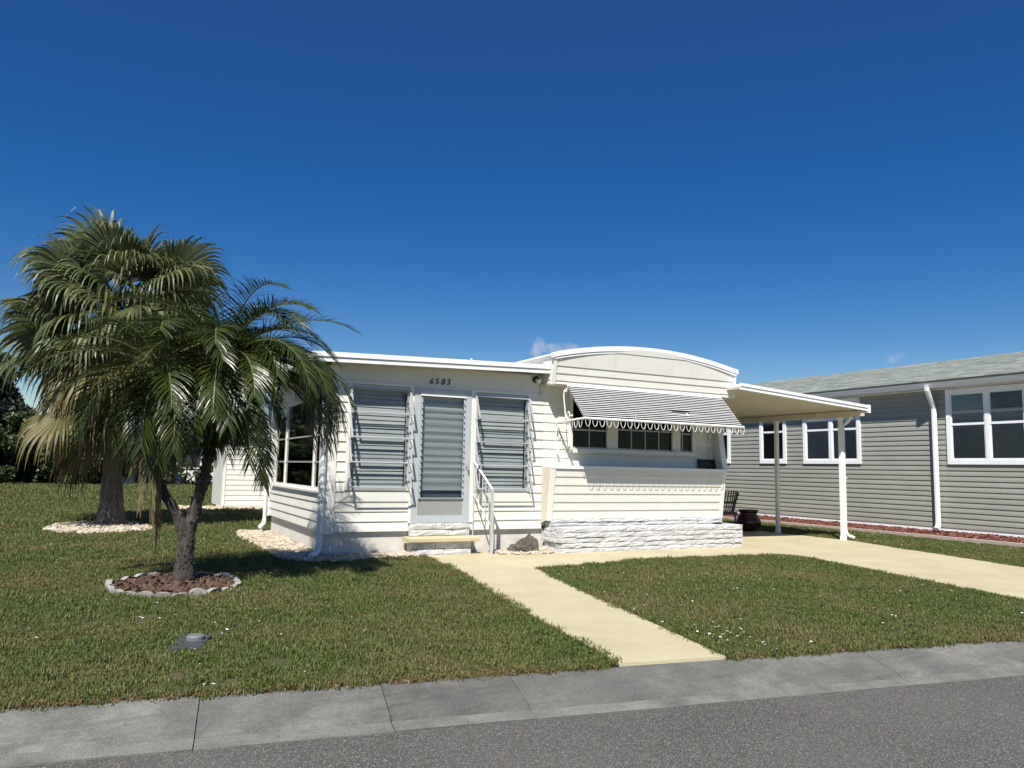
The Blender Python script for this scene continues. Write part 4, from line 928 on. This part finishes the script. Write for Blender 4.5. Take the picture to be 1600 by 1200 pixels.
# ring of scalloped edging with bark mulch
ring = thing('edging_ring', 'ring of scalloped concrete edging blocks round the date palm', 'edging', (0.75, 9.0, 0))
rc = Vector((0.71, 8.98)); rx, ry = 0.62, 0.72; nb = 24
for k in range(nb):
    a = 2*math.pi*k/nb; c = Vector((rc.x+rx*math.cos(a), rc.y+ry*math.sin(a))); tn = Vector((-rx*math.sin(a), ry*math.cos(a))); hl = tn.length*math.pi/nb*0.97; tn.normalize(); nn = Vector((tn.y, -tn.x))
    h0 = 0.058+random.uniform(-0.022, 0.016)
    prof = [(-hl,-0.03),(hl,-0.03),(hl,h0*0.35),(hl*0.8,h0*0.72),(hl*0.4,h0*0.95),(0,h0),(-hl*0.4,h0*0.95),(-hl*0.8,h0*0.72),(-hl,h0*0.35)]
    tl = random.uniform(-0.04, 0.04)
    MB().prism(prof, lambda p: (c.x+tn.x*p[0]-nn.x*(0.03+tl*p[1]*10), c.y+tn.y*p[0]-nn.y*(0.03+tl*p[1]*10), p[1]), lambda p: (c.x+tn.x*p[0]+nn.x*(0.03-tl*p[1]*10), c.y+tn.y*p[0]+nn.y*(0.03-tl*p[1]*10), p[1])).build('edging_block', 'edging', ring)
mpoly = [(rc.x+(rx-0.03)*math.cos(2*math.pi*k/28), rc.y+(ry-0.03)*math.sin(2*math.pi*k/28)) for k in range(28)]
sheet('mulch_base', mpoly, 0.012, 'soil')
o = pebbles('bark_mulch', 1500, mpoly, 0.026, 0.024, 'bark_mulch', flat=0.3, elong=2.4, tilt=0.7)
tag(o, 'reddish brown bark mulch inside the scalloped ring', 'mulch')

# fan palm
random.seed(9)
fp = thing('fan_palm', 'tall fan palm with drooping leaf tips and a brown skirt of dead leaves', 'palm tree', (0.12, 17.54, 0))
mb = MB(); trunk(mb, [(0.12,17.54,-0.05),(0.12,17.54,0.12),(0.11,17.54,0.5),(0.08,17.54,1.1),(0.06,17.56,2.0),(0.05,17.58,3.0),(0.05,17.6,4.3)], [0.31,0.27,0.215,0.178,0.165,0.16,0.16], 18, 0.05, 130, 0.045)
mb.build('trunk', 'fan_bark', fp)
def fan_leaf(parent, p, az, el, pet, Rb, mat, droop, nseg=42, dead=False):
    mb = MB(); pts = curve_pts(p, az, el, pet, 8, droop*0.55, random.uniform(-0.15, 0.15), 1.5)
    mb.cur = 1; mb.tube(pts, [0.022*(1-0.5*i/8) for i in range(9)], 4); mb.cur = 0
    H = pts[-1]; d = (pts[-1]-pts[-2]).normalized(); Z = Vector((0,0,1))
    d = (d + Vector((0,0,-0.35*droop/R(60)))).normalized()
    s = d.cross(Z); s = s.normalized() if s.length > 0.08 else Vector((math.sin(az), -math.cos(az), 0)); n_ = s.cross(d).normalized()
    ro = 0.0 if dead else random.gauss(0, 0.55); s, n_ = s*math.cos(ro)+n_*math.sin(ro), n_*math.cos(ro)-s*math.sin(ro)
    span = R(105 if not dead else 70); dphi = 2*span/nseg
    for k in range(nseg):
        ph = -span + dphi*(k+0.5); u = d*math.cos(ph)+s*math.sin(ph)
        u = (u + n_*(0.10*math.cos(ph)-0.05) + n_*(-0.25*abs(math.sin(ph)) if not dead else 0)).normalized()
        wv = (s*math.cos(ph)-d*math.sin(ph)); Ls = Rb*(0.72+0.28*math.cos(ph))*random.uniform(0.9, 1.08)
        q = [H.copy()]; dd = u.copy(); ws = [0.004]; nst = 9
        for i in range(nst):
            f = (i+1)/nst
            if f > 0.55:
                g_ = (f-0.55)*(2.0 if not dead else 3.0)*random.uniform(0.8, 1.2)
                dd = (dd + Vector((random.uniform(-0.05, 0.05), random.uniform(-0.05, 0.05), -g_))).normalized()
            q.append(q[-1]+dd*(Ls*1.18/nst)); r_ = Ls*min(f, 0.56)
            w = r_*dphi*0.56
            if f > 0.56: w *= max(0.05, 1-(f-0.56)/0.46)
            ws.append(w*(1.0 if dead else 1))
        wd = (wv + n_*(0.35 if k % 2 else -0.35)).normalized()
        strip(mb, q, ws, wd)
    return mb.build('fan_leaf', [mat, 'stem'], parent)
C0 = Vector((0.05, 17.6, 4.05)); nL = 84
for k in range(nL):
    f = (k+0.5)/nL; az = k*2.39996+random.uniform(-0.2, 0.2); el = R(84-112*f**0.85+random.uniform(-14, 14))
    mat = 'fan_leaf'
    if f > 0.80 and random.random() < 0.5: mat = 'yellow_leaf'
    fan_leaf(fp, C0+Vector((math.cos(az)*0.12, math.sin(az)*0.12, 0.7*(1-f)-0.15)), az, el, random.uniform(0.5, 1.08)+0.30*min(1, f*1.6), random.uniform(0.95, 1.25), mat, R(random.uniform(28, 55)), 40)
for k in range(34):
    az = k*2.39996+random.uniform(-0.3, 0.3); el = R(random.uniform(-66, -22))
    fan_leaf(fp, C0+Vector((math.cos(az)*0.15, math.sin(az)*0.15, -0.35-random.uniform(0, 0.9))), az, el, random.uniform(0.95, 1.3), random.uniform(0.95, 1.15), 'dead_leaf' if random.random() < 0.72 else 'yellow_leaf', R(random.uniform(30, 55)), 30, True)

# ================================================================== BACKGROUND
def shrub(name, label, x, y, rx, ry, h, mat, n, leaf, seed, group=None, cat='shrub', z0=0.0, conic=False):
    random.seed(seed); g = np.random.default_rng(seed)
    t_ = thing(name, label, cat, (x, y, 0), group)
    mb = MB(); nc = 90 if conic else 26; cl = []
    for k in range(nc):
        a = g.uniform(0, 6.28); zf = g.uniform(0.05, 0.97); rr = (1-zf)**0.8 if conic else math.sqrt(max(0.04, 1-(2*zf-0.85)**2*0.75)); rr *= math.sqrt(g.uniform(0.15, 1.0))
        cl.append((x+math.cos(a)*rx*rr, y+math.sin(a)*ry*rr, z0+zf*(h-z0), g.uniform(0.55, 1.0)))
    for k in range(n):
        c = cl[k % nc]; d = g.normal(0, 1, 3); d /= np.linalg.norm(d)+1e-6; r_ = g.uniform(0.55, 1)**0.5*c[3]*0.36*min(rx, (h-z0)/2.2)*(0.7 if conic else 1)
        p = np.array(c[:3])+d*r_*np.array([1, 1, 0.8]); 
        if p[2] < 0.05: p[2] = g.uniform(0.05, 0.4)
        a = g.normal(0, 1, 3); a /= np.linalg.norm(a); b = np.cross(a, d); b /= np.linalg.norm(b)+1e-6; a = np.cross(b, g.normal(0, 1, 3)); a /= np.linalg.norm(a)+1e-6
        l_ = leaf*g.uniform(0.6, 1.3); mb.add([p-b*l_*0.42, p+a*l_, p+b*l_*0.42, p-a*l_], [(0,1,2,3)])
    mb.build('crown', mat, t_)
    mb = MB()
    for k in range(5):
        a = k*1.256; c = cl[k]; mb.tube([(x+0.08*math.cos(a), y+0.08*math.sin(a), 0), (x+(c[0]-x)*0.4, y+(c[1]-y)*0.4, max(0.3, c[2]*0.5)), (c[0], c[1], max(0.4, c[2]))], [0.06, 0.045, 0.015], 6)
    mb.build('trunk', 'branch_bark', t_); return t_
g_ = 'broad dark shrubs at the far edge of the lawn'
for k in range(9): shrub('shrub', 'broad dark green shrub at the far edge of the lawn', -8.6+1.25*k, 46.5+0.8*math.sin(k*1.9), 1.5, 1.2, 3.6+0.35*math.sin(k*2.3), 'hedge_leaf', 5200, 0.17, 300+k, g_)
for k in range(5): shrub('low_shrub', 'low grey green shrub beside the far white porch', 2.7+1.15*k, 46.0+0.5*math.sin(k), 0.8, 0.8, 1.15+0.2*math.sin(k*1.7), 'hedge_leaf', 1200, 0.08, 400+k, 'low shrubs beside the far white porch')
shrub('conifer_tree', 'dark conifer rising behind the far shrubs', -5.7, 50, 2.6, 2.2, 6.9, 'conifer_leaf', 9000, 0.20, 500, cat='tree', z0=0.6, conic=True)
# far white porch with railing
fh = thing('distant_house', 'distant white house porch with picket railing behind the palms', 'house', (3.2, 49, 0))
MB().box(-0.6, 8.5, 48.5, 54, 0, 2.5).build('wall', 'far_white', fh)
MB().prism([(48.0,2.45),(51.2,3.3),(54.4,2.45)], lambda p: (-1.0, p[0], p[1]), lambda p: (8.9, p[0], p[1])).build('roof', 'far_roof', fh)
MB().box(-0.2, 3.0, 46.9, 48.5, 0, 0.3).build('porch_deck', 'far_white', fh)
rlg = MB().box(0.7, 2.4, 46.9, 46.95, 1.15, 1.23).build('railing', 'far_white', fh)
MB().box(0.7, 2.4, 46.9, 46.95, 0.33, 0.40).build('rail', 'far_white', rlg)
for k in range(9): MB().box(0.72+0.205*k, 0.80+0.205*k, 46.905, 46.945, 0.40, 1.15).build('baluster', 'far_white', rlg)
for x in (3.6, 5.6): 
    w = MB().box(x, x+1.1, 48.46, 48.50, 1.0, 2.0).build('window', 'room_shade', fh); MB().box(x-0.06, x+1.16, 48.44, 48.49, 0.94, 1.0).build('sill', 'far_white', w)

# ================================================================== METER LID
mbx = thing('meter_box', 'dark utility box lid with round grey reader set in the lawn', 'utility box', (0.66, 6.08, 0))
a0 = R(-16)
def rotb(x0, x1, y0, y1, z0, z1, nm, mat):
    mb = MB().box(x0, x1, y0, y1, z0, z1); c, s_ = math.cos(a0), math.sin(a0)
    mb.v = [(0.61+x*c-y*s_, 6.10+x*s_+y*c, z) for x, y, z in mb.v]; mb.build(nm, mat, mbx)
rotb(-0.095, 0.095, -0.20, 0.20, -0.05, 0.022, 'lid', 'grate'); rotb(-0.106, -0.095, -0.211, 0.211, -0.05, 0.026, 'rim', 'grate'); rotb(0.095, 0.106, -0.211, 0.211, -0.05, 0.026, 'rim', 'grate'); rotb(-0.095, 0.095, -0.211, -0.20, -0.05, 0.025, 'rim', 'grate'); rotb(-0.095, 0.095, 0.20, 0.211, -0.05, 0.025, 'rim', 'grate')
MB().lathe([(0.0,0.052),(0.058,0.052),(0.065,0.044),(0.065,0.022)], (0.65,6.17,0), 20).build('reader', 'lid_plastic', mbx)

# ================================================================== GRASS (stuff)
def tuft(name, n, rad, h, seed, mat='grass', w=0.0042):
    g = np.random.default_rng(seed); mb = MB()
    for k in range(n):
        a, r_ = g.uniform(0, 6.28), rad*math.sqrt(g.uniform(0, 1)); b = g.uniform(0, 6.28); lean = g.uniform(0.15, 1.0); hh = h*g.uniform(0.5, 1.15); ww = w*g.uniform(0.7, 1.4)
        p = Vector((r_*math.cos(a), r_*math.sin(a), 0)); o_ = Vector((math.cos(b), math.sin(b), 0)); s_ = Vector((-o_.y, o_.x, 0))
        q1 = p+o_*lean*hh*0.3+Vector((0,0,hh*0.6)); q2 = p+o_*lean*hh*0.95+Vector((0,0,hh*(1-0.35*lean)))
        mb.add([p-s_*ww, p+s_*ww, q1+s_*ww*0.85, q1-s_*ww*0.85, q2], [(0,1,2,3),(3,2,4)])
    me = bpy.data.meshes.new(name); me.from_pydata(mb.v, [], mb.f); me.materials.append(M[mat]); return bpy.data.objects.new(name, me)
def scatter(name, P, S, protos, mat, label, cat):
    me = bpy.data.meshes.new(name); me.from_pydata([tuple(p) for p in P], [], []); n = len(P)
    me.materials.append(M[mat])
    a = me.attributes.new('scl', 'FLOAT', 'POINT'); a.data.foreach_set('value', np.asarray(S, np.float32))
    a = me.attributes.new('rotz', 'FLOAT_VECTOR', 'POINT'); v = np.zeros((n, 3), np.float32); v[:, 2] = rng.uniform(0, 6.28, n); v[:, 0] = rng.normal(0, 0.12, n); v[:, 1] = rng.normal(0, 0.12, n); a.data.foreach_set('vector', v.ravel())
    a = me.attributes.new('pick', 'INT', 'POINT'); a.data.foreach_set('value', rng.integers(0, len(protos), n).astype(np.int32))
    o = bpy.data.objects.new(name, me); col.objects.link(o); o['kind'] = 'stuff'; o['label'] = label; o['category'] = cat
    ng = bpy.data.node_groups.new(name+'_nodes', 'GeometryNodeTree')
    ng.interface.new_socket('Geometry', in_out='INPUT', socket_type='NodeSocketGeometry'); ng.interface.new_socket('Geometry', in_out='OUTPUT', socket_type='NodeSocketGeometry')
    N = ng.nodes; gi = N.new('NodeGroupInput'); go = N.new('NodeGroupOutput'); ip = N.new('GeometryNodeInstanceOnPoints'); jn = N.new('GeometryNodeJoinGeometry')
    for p in reversed(protos):
        oi = N.new('GeometryNodeObjectInfo'); oi.inputs['Object'].default_value = p; gt = N.new('GeometryNodeGeometryToInstance'); ng.links.new(oi.outputs['Geometry'], gt.inputs[0]); ng.links.new(gt.outputs[0], jn.inputs[0])
    def attr(nm, ty, sock):
        a = N.new('GeometryNodeInputNamedAttribute'); a.data_type = ty; a.inputs['Name'].default_value = nm; return a.outputs[0]
    ng.links.new(gi.outputs[0], ip.inputs['Points']); ng.links.new(jn.outputs[0], ip.inputs['Instance']); ip.inputs['Pick Instance'].default_value = True
    ng.links.new(attr('pick', 'INT', 0), ip.inputs['Instance Index']); ng.links.new(attr('scl', 'FLOAT', 0), ip.inputs['Scale'])
    er = N.new('FunctionNodeEulerToRotation'); ng.links.new(attr('rotz', 'FLOAT_VECTOR', 0), er.inputs[0]); ng.links.new(er.outputs[0], ip.inputs['Rotation'])
    ng.links.new(ip.outputs[0], go.inputs[0]); md = o.modifiers.new('scatter', 'NODES'); md.node_group = ng; return o
house_a = [(2.82,11.0),(10.2,11.0),(10.2,25),(6.3,25),(6.3,15.2),(2.82,15.2)]
shed_p = [(2.9,23.4),(6.3,23.4),(6.3,26.2),(2.9,26.2)]; nb_p = [(15.6,3),(25,3),(25,25),(15.6,25)]; pl_p = [(6.3,10.4),(10.2,10.4),(10.2,11),(6.3,11)]
far_p = [(-0.8,46.8),(9,46.8),(9,55),(-0.8,55)]; met = [(0.46,5.92),(0.66,5.87),(0.78,6.28),(0.58,6.34)]
ringp = [(rc.x+(rx+0.03)*math.cos(2*math.pi*k/28), rc.y+(ry+0.03)*math.sin(2*math.pi*k/28)) for k in range(28)]
EX = [walk, drive, bed1, bed2, bed3, bed4, house_a, shed_p, nb_p, pl_p, far_p, met, ringp]
def field(y0, y1, dens, edge=0.0):
    # sample a wedge of lawn a little wider than the view
    pts = []
    area = [(-0.9-0.2*y0*0, 0)]
    xa0, xb0 = -0.22*y0-1.6, min(17, 1.75*y0+1.5); xa1, xb1 = -0.22*y1-1.6, min(17, 1.75*y1+1.5)
    xa, xb = min(xa0, xa1), max(xb0, xb1); n = int((xb-xa)*(y1-y0)*dens)
    X = rng.uniform(xa, xb, n); Y = rng.uniform(y0, y1, n); ok = (X > -0.22*Y-1.6) & (X < 1.75*Y+1.5) & (Y > ky(X)+0.02)
    for p in EX: ok &= ~inpoly(X, Y, p)
    return X[ok], Y[ok]
tf = [tuft('grass_tuft', 52, 0.08, 0.044, 900+k, 'grass', 0.0028) for k in range(4)]
Pp, Ss = [], []
for (a, b, den, sc) in ((2.0, 7.0, 330, 0.85), (7.0, 11.0, 230, 0.95), (11.0, 17.0, 95, 1.25), (17, 27, 34, 1.8), (27, 48, 11, 2.8)):
    X, Y = field(a, b, den); Pp += list(zip(X, Y, np.full(len(X), -0.004))); Ss += list(sc*rng.uniform(0.5, 1.3, len(X))*(1+0.25*(rng.uniform(0, 1, len(X)) > 0.93)))
scatter('grass', Pp, Ss, tf, 'grass', 'short patchy green and straw coloured lawn grass', 'grass')
# taller fringe along concrete and kerb edges
fr = []
def edge_pts(pl_, n, side=0.03):
    for (a, b) in zip(pl_[:-1], pl_[1:]):
        a, b = Vector(a), Vector(b); L = (b-a).length; k = int(L*n)
        for i in range(k):
            p = a.lerp(b, random.random()); nn = Vector((b.y-a.y, -(b.x-a.x))).normalized(); fr.append((p.x+nn.x*random.uniform(-0.05, 0.05)*1.0+nn.x*side, p.y+nn.y*random.uniform(-0.05, 0.05)+nn.y*side, -0.002))
edge_pts([(4.09,9.6),(3.77,7.94),(3.37,5.81),(3.24,4.92),(3.14,4.42)], 34, 0.045)
edge_pts([(4.0,4.30),(4.30,5.72),(4.65,7.33),(5.07,8.94)], 34, 0.045)
edge_pts([(5.07,8.94),(5.75,9.06),(6.48,9.20),(6.94,9.42),(8.23,9.34),(9.45,9.28),(9.78,9.18),(9.87,8.95),(9.70,8.18),(9.34,6.85),(9.05,5.80),(8.82,4.95)], 34, 0.045)
edge_pts([(12.1,6.77),(12.51,8.0),(12.91,9.45),(13.32,10.60),(13.36,16)], 20, 0.05)
for k in range(700):
    x = random.uniform(-4, 9.5)
    if (3.1 < x < 4.0) or x > 8.6: continue
    fr.append((x, ky(x)+random.uniform(-0.012, 0.06), -0.012))
fp_ = [q for q in fr if not any(inpoly(np.array([q[0]]), np.array([q[1]]), e)[0] for e in (bed1, bed2, house_a, pl_p))]
scatter('grass_fringe', fp_, [random.uniform(0.6, 1.15) for _ in fp_], tf, 'grass', 'ragged grass fringe along the concrete edges', 'grass')
# fallen bits along the kerb, white lawn flowers
lit = tuft('litter_bit', 7, 0.05, 0.02, 77, 'litter', 0.006); LP = []
for k in range(1100):
    x = random.uniform(-4, 8.6)
    if 3.1 < x < 4.0: continue
    LP.append((x, ky(x)+abs(random.gauss(0, 0.05))-0.03, 0.0))
scatter('leaf_litter', LP, [random.uniform(0.6, 1.3) for _ in LP], [lit], 'litter', 'brown thatch and dead bits along the kerb edge', 'leaf litter')
fm = bpy.data.meshes.new('flower'); vs = []; fs = []
for k in range(5):
    a = k*1.2566; vs += [(0,0,0.052), (0.010*math.cos(a-0.5), 0.010*math.sin(a-0.5), 0.055), (0.016*math.cos(a), 0.016*math.sin(a), 0.054), (0.010*math.cos(a+0.5), 0.010*math.sin(a+0.5), 0.055)]; fs.append((4*k, 4*k+1, 4*k+2, 4*k+3))
fm.from_pydata(vs, [], fs); fm.materials.append(M['petal']); fo = bpy.data.objects.new('flower', fm)
X, Y = field(4.0, 16, 4.2); FP = [(x, y, 0) for x, y in zip(X, Y) if (math.sin(x*1.3+0.7)+math.sin(y*0.9+x*0.4) > -0.4)]
FP += [(4.27+abs(random.gauss(0, 0.17)), 4.85+random.gauss(0, 0.26), 0) for _ in range(34)]
scatter('lawn_flowers', FP, [random.uniform(0.45, 0.95) for _ in FP], [fo], 'petal', 'tiny white flowers scattered through the lawn', 'flowers')
